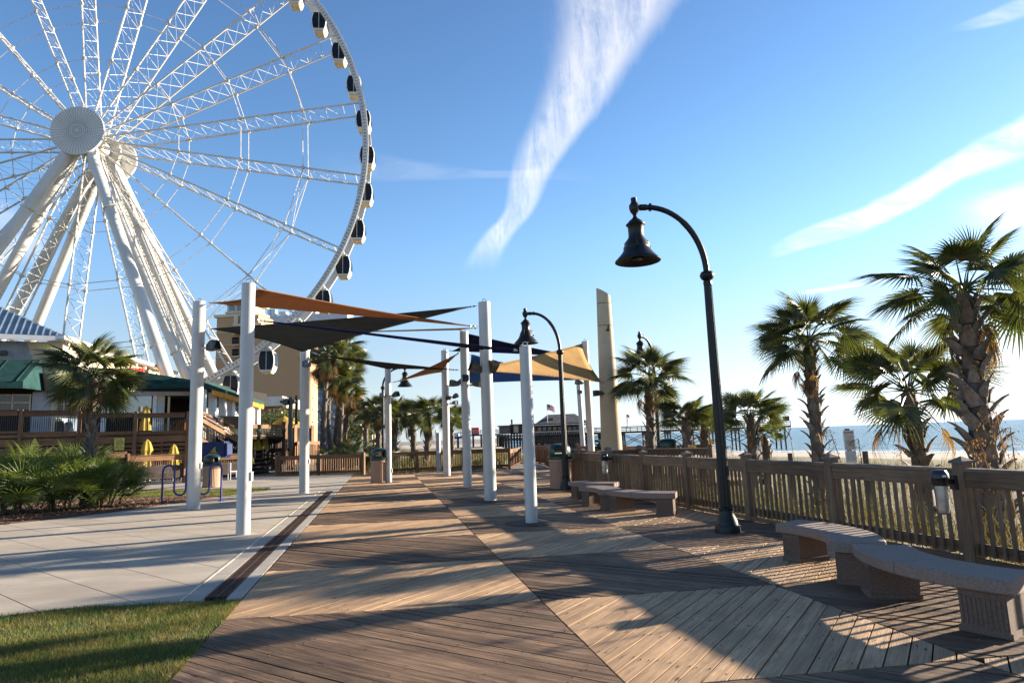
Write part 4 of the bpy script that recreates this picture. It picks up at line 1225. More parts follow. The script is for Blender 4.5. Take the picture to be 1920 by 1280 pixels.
# ------------------------------------------------------------------ observation wheel
HUB = D(165, 262, 56.0); HZ = HUB.z
wheel = thing('ferris_wheel', 'giant white observation wheel with dark windowed gondolas towering over the restaurant', 'ferris wheel', (HUB.x, HUB.y, 0), R_(6.5))
def WP(R, deg, t): a = R_(deg); return (R * math.cos(a), t, HZ + R * math.sin(a))
RIM = 25.0; T1 = 2.5; A0 = 1.12; ST = 360 / 42
def ring_band(r0, r1, t0, t1, n=168):
    mb = MB(); vs = []
    for i in range(n):
        d = 360 * i / n
        vs += [WP(r0, d, t0), WP(r1, d, t0), WP(r1, d, t1), WP(r0, d, t1)]
    fs = []
    for i in range(n):
        j = (i + 1) % n
        for k in range(4):
            k2 = (k + 1) % 4; fs.append((i * 4 + k, i * 4 + k2, j * 4 + k2, j * 4 + k))
    mb.add(vs, fs); return mb
ring_band(24.72, 25.18, -.12, .10).build('drive_rim', M_WHEEL, wheel)
ring_band(24.66, 25.24, -.02, .02).build('rim_flange', M_WHEEL, wheel)
ring_band(24.70, 25.25, T1 - .15, T1 + .15).build('rear_rim', M_WHEEL, wheel)
mb = MB()
for i in range(42 * 11):
    d = i * ST / 11
    a = R_(d); c = Vector(WP(24.90, d, -.124)); mb.obox(c, (math.cos(a), 0, math.sin(a)), (-math.sin(a), 0, math.cos(a)), (0, 1, 0), .095, .045, .006)
mb.build('rim_slots', mat('slot_shadow_grey', (.16, .16, .17), .8), wheel)['kind'] = 'stuff'
# spokes: ladder trusses with a front and a rear chord
def truss(mbc, deg):
    nb = 13; f0 = Vector(WP(1.5, deg, -.15)); f1 = Vector(WP(24.75, deg, 0)); r0_ = Vector(WP(1.5, deg, 2.65)); r1_ = Vector(WP(24.7, deg, T1))
    mbc.tube([f0, f1], .088, 7); mbc.tube([r0_, r1_], .088, 7)
    for i in range(1, nb + 1):
        a = f0.lerp(f1, i / (nb + 1)); b = r0_.lerp(r1_, i / (nb + 1)); a2 = f0.lerp(f1, (i - 1) / (nb + 1)); b2 = r0_.lerp(r1_, (i - 1) / (nb + 1))
        mbc.tube([a, b], .026, 4, False)
        mbc.tube([a2, b], .026, 4, False); mbc.tube([b2, a], .013, 4, False)
    a = f0.lerp(f1, .975); b = r0_.lerp(r1_, .975); mbc.tube([a, b], .045, 4, False)
for j in range(21):
    deg = A0 + ST * (2 * j + 1)
    mb = MB(); truss(mb, deg); mb.build('spoke', M_WHEEL, wheel)
for R in (8.0, 13.6, 19.3):
    mb = MB()
    for t in (.0, T1):
        for j in range(21):
            d0 = A0 + ST * (2 * j + 1); mb.tube([WP(R, d0, t), WP(R, d0 + 2 * ST, t)], .035 if R > 9 else .03, 4, False)
    mb.build('tie_rods', M_CHORD, wheel)
    mb = MB()
    for t in (-.05, T1 + .05):
        for j in range(21):
            c = Vector(WP(R, A0 + ST * (2 * j + 1), t)); mb.obox(c, (1, 0, 0), (0, 1, 0), (0, 0, 1), .13, .13, .13)
    mb.build('tie_clamps', M_CHORD, wheel)['kind'] = 'stuff'
# lower right bays carry crossed stays
mb = MB()
for j in (17, 18, 19, 0, 1):
    d0 = A0 + ST * (2 * j + 1); mb.tube([WP(19.3, d0, 0), WP(19.3, d0 + 2 * ST, T1)], .03, 4, False); mb.tube([WP(19.3, d0, T1), WP(19.3, d0 + 2 * ST, 0)], .03, 4, False)
mb.build('cross_stays', M_CHORD, wheel)
# hub
mb = MB(); mb.tube([(0, -1.5, HZ), (0, 5.0, HZ)], .85, 28); mb.build('axle', M_WHEEL, wheel, smooth=True)
for t0, t1 in ((-.35, -.05), (2.5, 2.8)): mb = MB(); mb.tube([(0, t0, HZ), (0, t1, HZ)], 1.65, 32); mb.build('hub_flange', M_CHORD, wheel, smooth=True)
for nm, t0, t1 in (('hub_disc', -1.85, -1.62), ('hub_disc', 4.5, 4.75)):
    mb = MB(); mb.tube([(0, t0, HZ), (0, t1, HZ)], 2.25, 48); mb.build(nm, M_WHEEL, wheel, smooth=True)
mb = MB()
for k in range(1, 13):
    R = .17 * k + .05; n = 12 if k < 2 else 24 if k < 4 else 48
    for i in range(n):
        a = 2 * math.pi * i / n; c = Vector((R * math.cos(a), -1.854, HZ + R * math.sin(a)))
        mb.obox(c, (math.cos(a), 0, math.sin(a)), (-math.sin(a), 0, math.cos(a)), (0, 1, 0), .05, .026, .004)
mb.build('disc_perforations', mat('lamp_hole_grey', (.17, .16, .16), .8), wheel)['kind'] = 'stuff'
# eight tubular legs
for tt, tb in ((-.9, -6.5), (-.6, -.5), (2.95, 2.5), (3.7, 9.0)):
    for sg in (-1, 1):
        a = Vector((sg * .3, tt, HZ - .2)); b = Vector((sg * 13.0, tb, 0))
        mb = MB(); mb.tube([a, b], .47, 22); lg = mb.build('leg', M_WHEEL, wheel, smooth=True)
        mb = MB()
        for f in (.24, .66):
            c = a.lerp(b, f); d = (b - a).normalized(); mb.tube([c - d * .06, c + d * .06], .56, 22)
        mb.build('flange', M_CHORD, lg, smooth=True)
        if sg > 0 and tt in (-.6, 2.95):        # service ladder with cage hoops
            d = (b - a).normalized(); up = Vector((0, 0, 1)); n_ = (up - d * up.dot(d)).normalized(); sd_ = d.cross(n_)
            mb = MB(); off = n_ * .62
            for s_ in (-.22, .22): mb.tube([a.lerp(b, .06) + off + sd_ * s_, a.lerp(b, .93) + off + sd_ * s_], .035, 4, False)
            for k in range(70): c = a.lerp(b, .06 + .87 * k / 70) + off; mb.tube([c - sd_ * .22, c + sd_ * .22], .022, 3, False)
            for k in range(14):
                c = a.lerp(b, .08 + .84 * k / 14) + off; mb.tube([c - sd_ * .3, c - sd_ * .28 + n_ * .5, c + sd_ * .28 + n_ * .5, c + sd_ * .3], .02, 3, False)
            mb.build('ladder', M_CHORD, lg)
# gondolas
OUT = [(-.46, -1.22), (-.58, -1.05), (-.70, -.62), (-.76, -.1), (-.74, .4), (-.62, .92), (-.50, 1.12), (.50, 1.12), (.62, .92), (.74, .4), (.76, -.1), (.70, -.62), (.58, -1.05), (.46, -1.22)]
def hw(z):
    pts_ = sorted([(p[1], p[0]) for p in OUT if p[0] > 0])
    for (z0, w0), (z1, w1) in zip(pts_[:-1], pts_[1:]):
        if z0 <= z <= z1: return w0 + (w1 - w0) * (z - z0) / (z1 - z0)
    return .46
def gondola_meshes():
    ms = {}
    mb = MB(); n = len(OUT); rows = []
    for (t, s) in ((-.80, .90), (-.72, .98), (.72, .98), (.80, .90)): rows.append([(p[0] * s, t, p[1] * s) for p in OUT])
    vs = sum(rows, []); fs = [tuple(range(n))]
    for k in range(3):
        for i in range(n): j = (i + 1) % n; fs.append((k * n + i, (k + 1) * n + i, (k + 1) * n + j, k * n + j))
    fs.append(tuple(range(3 * n, 4 * n))[::-1]); mb.add(vs, fs); ms['cabin'] = (mb.build('cabin', M_WHEEL, link=False).data, None)
    for nm, t, sg in (('front_window', -.815, 1), ('rear_window', .815, -1)):
        mb = MB()
        zs = [-.95, -.6, -.3, 0, .3, .6, .85, 1.04]
        for x0, x1 in ((-1, -.03), (.03, 1)):
            L = [(hw(z) * .87 * x0 if x0 < -.5 else x0, t, z) for z in zs]; Rr = [(hw(z) * .87 * x1 if x1 > .5 else x1, t, z) for z in zs]
            o = len(mb.v); mb.v += L + Rr; m = len(zs)
            for i in range(m - 1): mb.face((o + i, o + m + i, o + m + i + 1, o + i + 1))
        ms[nm] = (mb.build(nm, M_DARKGLASS, link=False).data, None)
    mb = MB()
    for sg in (-1, 1):
        zs = [-.52, -.3, 0, .3, .6, .9]
        for t0, t1 in ((-.64, -.04), (.04, .64)):
            o = len(mb.v); m = len(zs)
            mb.v += [(sg * (hw(z) + .008), t0, z) for z in zs] + [(sg * (hw(z) + .008), t1, z) for z in zs]
            for i in range(m - 1): mb.face((o + i, o + m + i, o + m + i + 1, o + i + 1))
    ms['side_windows'] = (mb.build('side_windows', M_DARKGLASS, link=False).data, None)
    mb = MB(); mb.box(-.34, -.7, 1.12, .34, .7, 1.30); mb.tube([(0, -1.15, 1.62), (0, 1.25, 1.62)], .09, 10); mb.box(-.10, -.62, 1.29, .10, -.48, 1.66); mb.box(-.10, .48, 1.29, .10, .62, 1.66)
    ms['hanger'] = (mb.build('hanger', M_WHEEL, link=False).data, None)
    mb = MB(); mb.box(-.40, -.65, -1.30, .40, .65, -1.215); ms['floor_panel'] = (mb.build('floor_panel', mat('cream_panel', (.62, .52, .36), .5), link=False).data, None)
    return ms
GM = gondola_meshes()
for k in range(42):
    p = WP(RIM, A0 + ST * k, 1.25)
    go = inst('gondola', GM['cabin'][0], wheel, (p[0], p[1], p[2] - 1.42), (0, 0, 0), (.98, .86, .85))
    for nm in ('front_window', 'rear_window', 'side_windows', 'hanger', 'floor_panel'): inst(nm, GM[nm][0], go)


# ------------------------------------------------------------------ palms
def leaflet_fan(mb, base, xd, yd, zd, n, L0, w0, spread, droop, costa, rnd, dead=False):
    """costapalmate blade: n pleated leaflets"""
    for i in range(n):
        u = (i + .5) / n * 2 - 1; ph = u * spread * (1 + random.uniform(-.015, .015))
        L = L0 * (1 - .30 * abs(u) ** 1.6) * random.uniform(.88, 1.08)
        b0 = base + xd * (costa * (1 - abs(u)) ) - zd * (.30 * costa * (1 - abs(u)) ** 2)
        d = (xd * math.cos(ph) + yd * math.sin(ph)).normalized(); s_ = (zd.cross(d)).normalized()
        dr = droop * random.uniform(.6, 1.5); seg = (0, .30, .62, 1.0); tw = random.uniform(-.35, .35)
        wd = w0 * L0; pts = []
        for t in seg:
            tt = max(0, t - .3)
            c = b0 + d * (L * (t - .32 * dr * tt * tt)) - Vector((0, 0, 1)) * (L * dr * tt * tt * 1.6) - zd * (L * .18 * t * t) + s_ * (tw * L * .10 * t * t)
            ww = wd * (0.18 if t == 0 else 1.0 if t == .30 else .62 if t == .62 else .03)
            f = ww * .42
            pts.append((c - s_ * ww * .5 + zd * f, c - zd * f * .2, c + s_ * ww * .5 + zd * f))
        o = len(mb.v)
        for a in pts: mb.v += [tuple(q) for q in a]
        for k in range(3):
            for j in range(2): mb.face((o + k * 3 + j, o + k * 3 + j + 1, o + k * 3 + 3 + j + 1, o + k * 3 + 3 + j))


def make_frond(dead=False, kind='sabal', seed=0):
    random.seed(100 + seed); mb = MB()
    if kind == 'sabal':
        pl = .74; cur = .10 + random.uniform(0, .12); pts = []
        for t in np.linspace(0, 1, 5): pts.append(Vector((pl * t, 0, -cur * t * t * pl)))
        mb.tube(pts, [.026, .018, .014, .012, .010], 4, False)
        e = pts[-1]; xd = (pts[-1] - pts[-2]).normalized(); yd = Vector((0, 1, 0)); zd = xd.cross(yd)
        if not dead: leaflet_fan(mb, e, xd, yd, zd, 38, .82, .058, R_(random.uniform(112, 135)), random.uniform(.05, .16), .22, 0)
        else: leaflet_fan(mb, e, xd, yd, zd, 20, .72, .034, R_(random.uniform(25, 50)), .5, .16, 0, True)
    else:
        pl = .45; pts = [Vector((pl * t, 0, .04 * t)) for t in (0, .5, 1)]
        mb.tube(pts, [.012, .009, .007], 3, False)
        leaflet_fan(mb, pts[-1], Vector((1, 0, 0)), Vector((0, 1, 0)), Vector((0, 0, 1)), 18, .56, .046, R_(110), .03, .02, 0)
    return mb.build('frond', M_DEAD if dead else (M_FROND if kind == 'sabal' else M_FRONDB), link=False).data


FR = [make_frond(False, 'sabal', i) for i in range(6)]
FD = [make_frond(True, 'sabal', 20 + i) for i in range(4)]
FP = [make_frond(False, 'palmetto', 40 + i) for i in range(5)]


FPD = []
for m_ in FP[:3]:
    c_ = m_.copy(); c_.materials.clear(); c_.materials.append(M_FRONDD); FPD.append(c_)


def make_boot(sd_, k=1.0):
    random.seed(sd_); mb = MB(); L = .34 * k; w_ = .085 * k
    # split clasping leaf base: two prongs meeting at the stem
    vs = []
    for t, ww, off, th_ in ((0, 1.25, 0, .03), (.45, 1.0, .035, .028), (.8, .62, .10, .022), (1.0, .42, .165, .012)):
        z = L * t
        vs += [(off, -w_ * ww, z), (off + th_ * k * 1.6, -w_ * ww * .6, z), (off + th_ * k * 1.6, w_ * ww * .6, z), (off, w_ * ww, z)]
    fs = []
    for r in range(3):
        for i in range(4):
            j = (i + 1) % 4; fs.append((r * 4 + i, r * 4 + j, r * 4 + 4 + j, r * 4 + 4 + i))
    fs.append((12, 13, 14, 15)); mb.add(vs, fs); return mb.build('leaf_base', M_BOOT, link=False).data


BOOT = [make_boot(i) for i in range(3)]


def palm(label, base, top, reach, tr, nf=34, nd=10, boots=60, seed=1, group=None, boot_k=1.0, lift=0.0, name='palm_tree', elmin=-24, taper=1.0, roll=1.2, eld=-55):
    """base/top = foot and crown centre; reach = frond reach in metres; tr = trunk radius"""
    random.seed(seed); base, top = Vector(base), Vector(top)
    root = thing(name, label, 'palm tree', base, group=group)
    t = top - base; H = t.length; bend = Vector((random.uniform(-.05, .05) * H, random.uniform(-.05, .05) * H, 0))
    def tp(s_): return Vector((t.x * s_, t.y * s_, t.z * s_)) + bend * math.sin(math.pi * s_) 
    mb = MB(); n = 14; m = max(8, int(H * 4)); o = 0
    for i in range(m + 1):
        s_ = i / m; r = tr * (1.0 + .30 * (1 - s_) ** 6) * (taper + (1 - taper) * (1 - s_)) * (1 + .05 * math.sin(i * 2.4))
        c = tp(s_ * .985)
        for k in range(n):
            a = 2 * math.pi * k / n; q = r * (1 + .07 * math.sin(k * 3.1 + i * 1.7))
            mb.v.append((c.x + q * math.cos(a), c.y + q * math.sin(a), c.z))
    for i in range(m):
        for k in range(n): k2 = (k + 1) % n; mb.face((i * n + k, i * n + k2, (i + 1) * n + k2, (i + 1) * n + k))
    tk = mb.build('trunk', M_TRUNK, root, smooth='full')
    for i in range(boots):
        s_ = (i + .5) / boots; a = i * 2.399 + random.uniform(-.15, .15); c = tp(s_ * .95)
        rr_ = tr * (taper + (1 - taper) * (1 - s_)) * .93
        bo = inst('leaf_base', BOOT[i % 3], tk, (c.x + rr_ * math.cos(a), c.y + rr_ * math.sin(a), c.z), (0, 0, a), boot_k * random.uniform(.8, 1.15))
        bo.rotation_euler = (random.uniform(-.3, .3), random.uniform(.05, .42), a)
    mb = MB(); c = tp(1.0)
    mb.lathe([(tr * taper * .9, -.30), (tr * taper * .9, -.08), (tr * taper * .5, .05), (.03, .16)], c, 12); cr = mb.build('crown', M_TRUNK, root)
    sc = reach / 1.55
    for i in range(nf):
        f = i / nf; el = 84 - (84 - elmin) * f ** 0.9 + random.uniform(-11, 11); az = i * 137.5 + random.uniform(-18, 18)
        k = sc * random.uniform(.86, 1.08) * (.80 if el > 55 else 1)
        fo = inst('frond', random.choice(FR), cr, (c.x + .08 * math.cos(R_(az)), c.y + .08 * math.sin(R_(az)), c.z + lift + .12 * (1 - f)), (0, 0, 0), k)
        fo.rotation_euler = (random.uniform(-roll, roll), -R_(el), R_(az)); 
    for i in range(nd):
        el = random.uniform(-86, eld); az = random.uniform(0, 360)
        fo = inst('dead_frond', random.choice(FD), cr, (c.x + .1 * math.cos(R_(az)), c.y + .1 * math.sin(R_(az)), c.z - .05 - random.random() * .25), (0, 0, 0), sc * random.uniform(.7, 1.0))
        fo.rotation_euler = (random.uniform(-.6, .6), -R_(el), R_(az))
    return root


def pp(bx, by, tx, ty, Y, z=-.6):
    b = D(bx, by, Y); b.z = z; return b, D(tx, ty, Y)


b, t = pp(1860, 900, 1806, 548, 10.6, -.6)
palm('biggest palm with thick shaggy trunk at the right edge of the photo', b, t, 1.36, .21, 25, 10, 90, 11, boot_k=.98, taper=.55, elmin=-30)
b, t = pp(1728, 900, 1702, 735, 13.5, -.6)
palm('short palm leaning between the two taller ones behind the near railing', b, t, 1.50, .17, 22, 3, 30, 23, boot_k=.9, taper=.8, elmin=-14, eld=-30)
b, t = pp(1536, 890, 1515, 640, 17.5, -.6)
palm('palm with an even round crown and straight trunk left of the white beach sign', b, t, 1.50, .175, 32, 5, 66, 5, boot_k=.85, taper=.8, elmin=-30)
b, t = pp(1213, 870, 1215, 708, 26.5, -.3)
palm('palm hiding the beach side lamp, right of the cream pylon', b, t, 1.62, .17, 34, 9, 56, 6, boot_k=.8, elmin=-35)
gr = 'young palms between railing and beach'
b, t = pp(1290, 880, 1287, 787, 25, -.6); palm('young palm with spiky pale green crown just left of the near lamp post', b, t, 1.2, .17, 28, 6, 26, 7, gr, .9, elmin=-2)
b, t = pp(1325, 880, 1322, 796, 26, -.6); palm('small palm touching the left edge of the near lamp post', b, t, 1.05, .15, 24, 6, 16, 8, gr, .9, elmin=10)
b, t = pp(1408, 885, 1408, 782, 21, -.6); palm('young palm just right of the near lamp post with reddish dry tips', b, t, 1.15, .14, 28, 9, 26, 9, gr, .85, elmin=0)
b, t = pp(1438, 885, 1434, 822, 21.5, -.6); palm('smallest palm tucked under the right side of its neighbour', b, t, .55, .12, 16, 4, 12, 10, gr, .8, elmin=-5)
b, t = pp(163, 890, 176, 704, 21, 0); palm('palm with rough lit trunk growing out of the palmetto bed in front of the restaurant', b, t, 1.55, .13, 40, 6, 80, 12, boot_k=.72, elmin=-42, eld=-40)
# tall slender group left of centre
tall = [(603, 872, 614, 662, 45, 2.0, .22), (612, 872, 622, 690, 48, 1.7, .2), (626, 872, 623, 700, 46, 1.7, .19), (622, 872, 640, 655, 49, 2.1, .2), (634, 872, 642, 715, 47, 1.7, .2),
        (643, 872, 648, 690, 50, 1.8, .2), (640, 872, 655, 740, 49, 1.4, .18)]
tl = ['leaning tall palm, leftmost trunk of the clump', 'tall palm second from the left in the clump', 'tall palm with shorter crown at the front of the clump', 'highest palm of the clump left of centre',
      'palm fourth from the left in the tall clump', 'tall palm at the right side of the clump', 'rightmost and lowest palm of the tall clump']
for i, (bx, by, tx, ty, Y, rc, tr) in enumerate(tall):
    b, t = pp(bx, by, tx, ty, Y, -.1); palm(tl[i], b, t, rc, tr * .8, 24, 34, 22, 30 + i, 'clump of tall palms left of centre', .9, elmin=-30, eld=-35)
for i, (bx, tx, ty, Y, rc, lab) in enumerate(((712, 708, 770, 45, 1.45, 'shady palm behind the far left lamp post'), (742, 742, 778, 50, 1.7, 'palm behind the slim white mast'), (773, 770, 780, 47, 1.6, 'palm left of the pair beside the grey marker post'),
                                              (797, 803, 778, 43, 1.65, 'palm with forked looking trunk left of the grey marker post'), (846, 842, 785, 52, 1.5, 'small palm mostly hidden behind the far mast'), (690, 688, 775, 60, 1.4, 'distant palm in front of the pink building'))):
    b, t = pp(bx, 872, tx, ty, Y, -.3); palm(lab, b, t, rc, .2, 30, 16, 18, 50 + i, 'palms behind the far railing', 1.0)


def palmetto(label, c, rad, hgt, n, seed, group, mats=None, fp=None):
    random.seed(seed); root = thing('palmetto_shrub', label, 'shrub', c, group=group)
    mb = MB()
    for i in range(9):
        a = random.random() * 6.28; r = random.random() * rad * .45; mb.tube([(r * math.cos(a), r * math.sin(a), -.02), (r * 1.4 * math.cos(a), r * 1.4 * math.sin(a), hgt * random.uniform(.3, .55))], .025, 5)
    st_ = mb.build('stems', M_BARK, root); st_['kind'] = 'stuff'
    for i in range(n):
        a = random.random() * 2 * math.pi; r = rad * math.sqrt(random.random()) * .8; z = hgt * random.uniform(.02, .55) * (1 - .5 * (r / rad) ** 2)
        k = random.uniform(1.0, 1.45); el = random.uniform(36, 90) - 28 * r / rad
        fo = inst('frond', random.choice(fp or FP), root, (r * math.cos(a), r * math.sin(a), z), (0, 0, 0), k)
        fo.rotation_euler = (random.uniform(-.7, .7), -R_(el), a + random.uniform(-.6, .6))
    return root


bg_ = 'palmetto shrubs in the mulch bed'
for i, (x, y, rd, hg, n, lab) in enumerate(((178, 952, .95, 1.45, 75, 'palmetto shrub at the right end of the bed, left of the bicycle rack'), (95, 960, 1.1, 1.5, 85, 'palmetto shrub in the middle of the bed edge'),
                                         (8, 968, 1.2, 1.6, 85, 'palmetto shrub cut off by the left edge of the photo'), (48, 930, 1.3, 2.5, 90, 'taller palmetto shrub in the second row at the left'),
                                         (140, 925, 1.2, 2.3, 85, 'palmetto shrub around the foot of the left palm'), (-80, 970, 1.4, 1.9, 70, 'palmetto shrub beyond the left edge'))):
    c = G(x, y); c.z = 0; palmetto(lab, c, rd, hg, n, 70 + i, bg_)
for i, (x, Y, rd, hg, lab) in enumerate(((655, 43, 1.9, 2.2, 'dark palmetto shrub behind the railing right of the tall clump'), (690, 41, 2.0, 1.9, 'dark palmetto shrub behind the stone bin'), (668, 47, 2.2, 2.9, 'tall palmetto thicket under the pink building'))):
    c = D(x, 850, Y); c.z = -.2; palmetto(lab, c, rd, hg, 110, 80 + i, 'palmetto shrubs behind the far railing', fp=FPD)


def leafy_tree(label, base, h, r, seed, n=2600, name='leafy_tree'):
    random.seed(seed); root = thing(name, label, 'tree', base)
    mb = MB(); mb.tube([(0, 0, -.2), (.05, 0, h * .3), (.1, .05, h * .6)], [.18, .13, .07], 8)
    for i in range(6): a = i * 1.05; mb.tube([(.05, 0, h * .32), (r * .6 * math.cos(a), r * .6 * math.sin(a), h * random.uniform(.55, .8))], [.07, .02], 5)
    mb.build('trunk', M_BARK, root)
    cl_ = [(random.uniform(-.7, .7) * r, random.uniform(-.7, .7) * r, h * random.uniform(.5, .88), random.uniform(.28, .5) * r) for _ in range(11)]
    N = n; V = []; 
    for i in range(N):
        cx, cy, cz, cr_ = random.choice(cl_); v = Vector((random.gauss(0, 1), random.gauss(0, 1), random.gauss(0, 1))).normalized() * cr_ * random.uniform(.5, 1.1)
        p = Vector((cx, cy, cz)) + v; a = Vector((random.gauss(0, 1), random.gauss(0, 1), random.gauss(0, 1))).normalized(); b = a.orthogonal().normalized(); s_ = random.uniform(.05, .11) * (r / 1.8)
        V += [p - a * s_, p + b * s_ * .6, p + a * s_, p - b * s_ * .6]
    V = np.array([tuple(v) for v in V]); Q = np.arange(N * 4).reshape(-1, 4)
    o = mesh_np('crown', V, Q, M_LEAF); o.parent = root
    return root


c = D(512, 850, 58); c.z = 0; leafy_tree('small round leafy tree behind the yellow umbrellas', c, D(512, 758, 58).z, 2.3, 91)
c = D(470, 850, 66); c.z = 0; leafy_tree('second leafy tree partly hidden by the nearest mast', c, 5.6, 2.2, 92, 1500)
c = D(700, 850, 70); c.z = 0; leafy_tree('low leafy tree in front of the pink building', c, 5.0, 3.2, 93, 2400)

# ------------------------------------------------------------------ dune vegetation
def scatter(n, x0, x1, y0, y1, cond, clump=None):
    P = np.random.uniform((x0, y0), (x1, y1), (n, 2)); keep = [i for i in range(n) if cond(P[i][0], P[i][1])]
    P = P[keep]; Z = np.array([terrain_z(x, y) for x, y in P]); return np.concatenate([P, Z[:, None]], 1)
def beyond(x, y): return x > fline(y) + .35 if y < 23 else x > 8.6 - (0.25 * (y - 28) if y > 28 else 0) or (y > 37.5 and (x > 2.6 or x < -.9))
def dn(x, y): return (math.sin(x * .9 + 1.7 * math.sin(y * .5)) + math.sin(y * .8 + x * .5)) * .25 + .5
P = scatter(26000, 2, 14, 3, 22, lambda x, y: beyond(x, y) and x < fline(y) + 5.5 and random.random() < .35 + .65 * dn(x * 2, y * 2))
blades('dune_grass', 'tangled green and straw dune grass right behind the near railing', P, .45, 1.05, .011, .95, M_DUNE, 3)
P = scatter(40000, 4, 46, 12, 66, lambda x, y: beyond(x, y) and x > fline(min(y, 40)) + 4 and shore(x, y) > 64 + 9 * dn(x * .6, y * .6) and abs(x / y) < .95 and random.random() < dn(x * 1.5, y * 1.5) * 1.1)
P2 = P
blades('dune_grass', 'belt of sea oats between the railing and the open beach', P, .30, .68, .022, .8, M_DUNE, 3)
P = scatter(30000, -14, 12, 37.8, 74, lambda x, y: (beyond(x, y) or x < -.9) and x > -9.5 and random.random() < .2 + .8 * dn(x, y))
blades('dune_grass', 'yellow green dune grass behind the far railing and under the palms', P, .4, 1.0, .032, .8, M_DUNE, 2)
# sea oat seed heads
random.seed(5)
M_OAT = mat('sea_oat_seed', (0.34, 0.21, 0.11), .8, .3, 5, isl=.3, trans=.3)
so_ = []
for (x, y, tx, ty, Y, nm) in ((1905, 930, 1878, 770, 8.6, 'sea oat stalk with drooping seed heads at the right edge'), (1915, 930, 1906, 800, 8.0, 'shorter sea oat stalk leaning out of the right edge'), (1880, 900, 1845, 820, 9.0, 'thin sea oat stalk crossing the biggest trunk'),
                            (1600, 880, 1560, 805, 13, 'feathery sea oat left of the white beach sign'), (1622, 880, 1614, 822, 13, 'feathery sea oat right of the white beach sign'), (1700, 880, 1686, 800, 12, 'thin sea oat against the sea left of the short palm'),
                            (1500, 885, 1482, 800, 14, 'tall bare green stalk left of the round crowned palm'), (1385, 880, 1372, 835, 15, 'sea oat heads just right of the near lamp post')):
    P = D(x, y, Y); P.z = -.6; T = D(tx, ty, Y)
    root = thing('sea_oat', nm, 'plant', P, group='sea oats above the railing')
    t = T - P; pts = [Vector((t.x * s_ ** 1.6, .1 * s_, t.z * s_)) for s_ in np.linspace(0, 1, 9)]
    if 'bare' not in nm: pts += [pts[-1] + Vector((-.10, 0, -.03)), pts[-1] + Vector((-.2, 0, -.12))]
    mb = MB(); mb.tube(pts, [.007] * len(pts), 4); mb.build('stalk', M_OAT, root)
    mb = MB()
    for k in range(70):
        i = random.uniform(len(pts) * .5, len(pts) - 1.01); a = pts[int(i)].lerp(pts[int(i) + 1], i % 1)
        d = Vector((random.uniform(-.13, .10), random.uniform(-.09, .09), -random.uniform(.0, .14))); q = a + d
        mb.tube([a, q], .0018, 3, False)
        mb.add([q + Vector((0, 0, .018)), q + Vector((.008, 0, 0)), q - Vector((0, 0, .022)), q - Vector((.008, 0, 0))], [(0, 1, 2, 3)])
    if 'bare' not in nm: mb.build('seed_heads', M_OAT, root)

# beach sign and sand fence posts
P = D(1597, 868, 13.6); P.z = -.6; ztop = D(1592, 806, 13.6).z
root = thing('beach_sign', 'tall narrow white notice board with a red heading on the dune', 'sign', P, .1)
zb = D(1600, 863, 13.6).z; hw_ = .115
mb = MB(); mb.box(-.04, .01, 0, .04, .06, ztop - P.z + .03); 
mb.build('post', M_PIER, root)
zr = P.z
mb = MB(); mb.box(-hw_, -.01, zb - zr - .25, hw_, .008, ztop - zr - .39 + .39 - .0 - .42); 
def sg(y): return D(1597, y, 13.6).z - zr
mb = MB(); mb.box(-hw_, -.01, sg(843), hw_, .008, sg(806)); mb.build('board', M_CLOTHW, root)
mb = MB(); mb.box(-hw_, -.01, sg(868), hw_, .008, sg(844.5)); mb.build('board', M_CLOTHW, root)
mb = MB()
for k, x in enumerate(np.linspace(-.085, .085, 8)): mb.box(x - .009, -.0135, sg(812), x + .007, -.0125, sg(808.5 + (k % 3) * .5))
mb.build('heading', M_RED, root)
mb = MB()
for r in range(13):
    y = 815 + r * 2.1; x = -.09
    while x < .08: l_ = random.uniform(.012, .04); mb.box(x, -.0135, sg(y + .7), min(x + l_, .09), -.0125, sg(y)); x += l_ + .012
for r in range(8):
    y = 847 + r * 2.2; x = -.09
    while x < .08: l_ = random.uniform(.012, .04); mb.box(x, -.0135, sg(y + .7), min(x + l_, .09), -.0125, sg(y)); x += l_ + .012
mb.build('text_lines', mat('sign_ink', (.12, .12, .2), .7), root)
for (x, y0, y1, Y, lab) in ((1549, 850, 880, 17, 'short weathered timber post behind the railing, left one'), (1626, 845, 885, 17, 'short weathered timber post right of the white beach sign'), (1549 - 65, 849, 880, 19, 'short timber stump left of the round crowned palm')):
    P = D(x, y1, Y); P.z = -.7; root = thing('timber_post', lab, 'post', P, group='low timber posts in the dune grass')
    mb = MB(); mb.tube([(0, 0, 0), (0, 0, D(x, y0, Y).z + .7)], .07, 8); mb.build('shaft', M_TRUNK, root)
# ------------------------------------------------------------------ pier
PY = 152.0
def pz_(x, y): return D(x, y, PY)
XR = pz_(1474, 800).x; XL = pz_(1090, 800).x; XB0 = pz_(928, 800).x; XW = pz_(845, 812).x
deckz = pz_(1300, 803).z - .3
pier = thing('fishing_pier', 'long dark timber fishing pier on stilts running out over the sea', 'pier', ((XL + XR) / 2, PY, -3))
OX, OZ = (XL + XR) / 2, -3
def pl(x, y, z): return (x - OX, y - PY, z - OZ)
mb = MB(); mb.bar(pl(XB0 + 10, PY, deckz), pl(XR, PY, deckz), 5.5, .45); mb.build('deck', M_PIER, pier)
mb = MB()
for yy in (-2.7, 2.7):
    for zz in (.55, .95, 1.25): mb.bar(pl(XB0 + 10, PY + yy, deckz + zz), pl(XR, PY + yy, deckz + zz), .10, .12)
mb.build('rails', M_PIER, pier)
x = XL - 1; i = 0
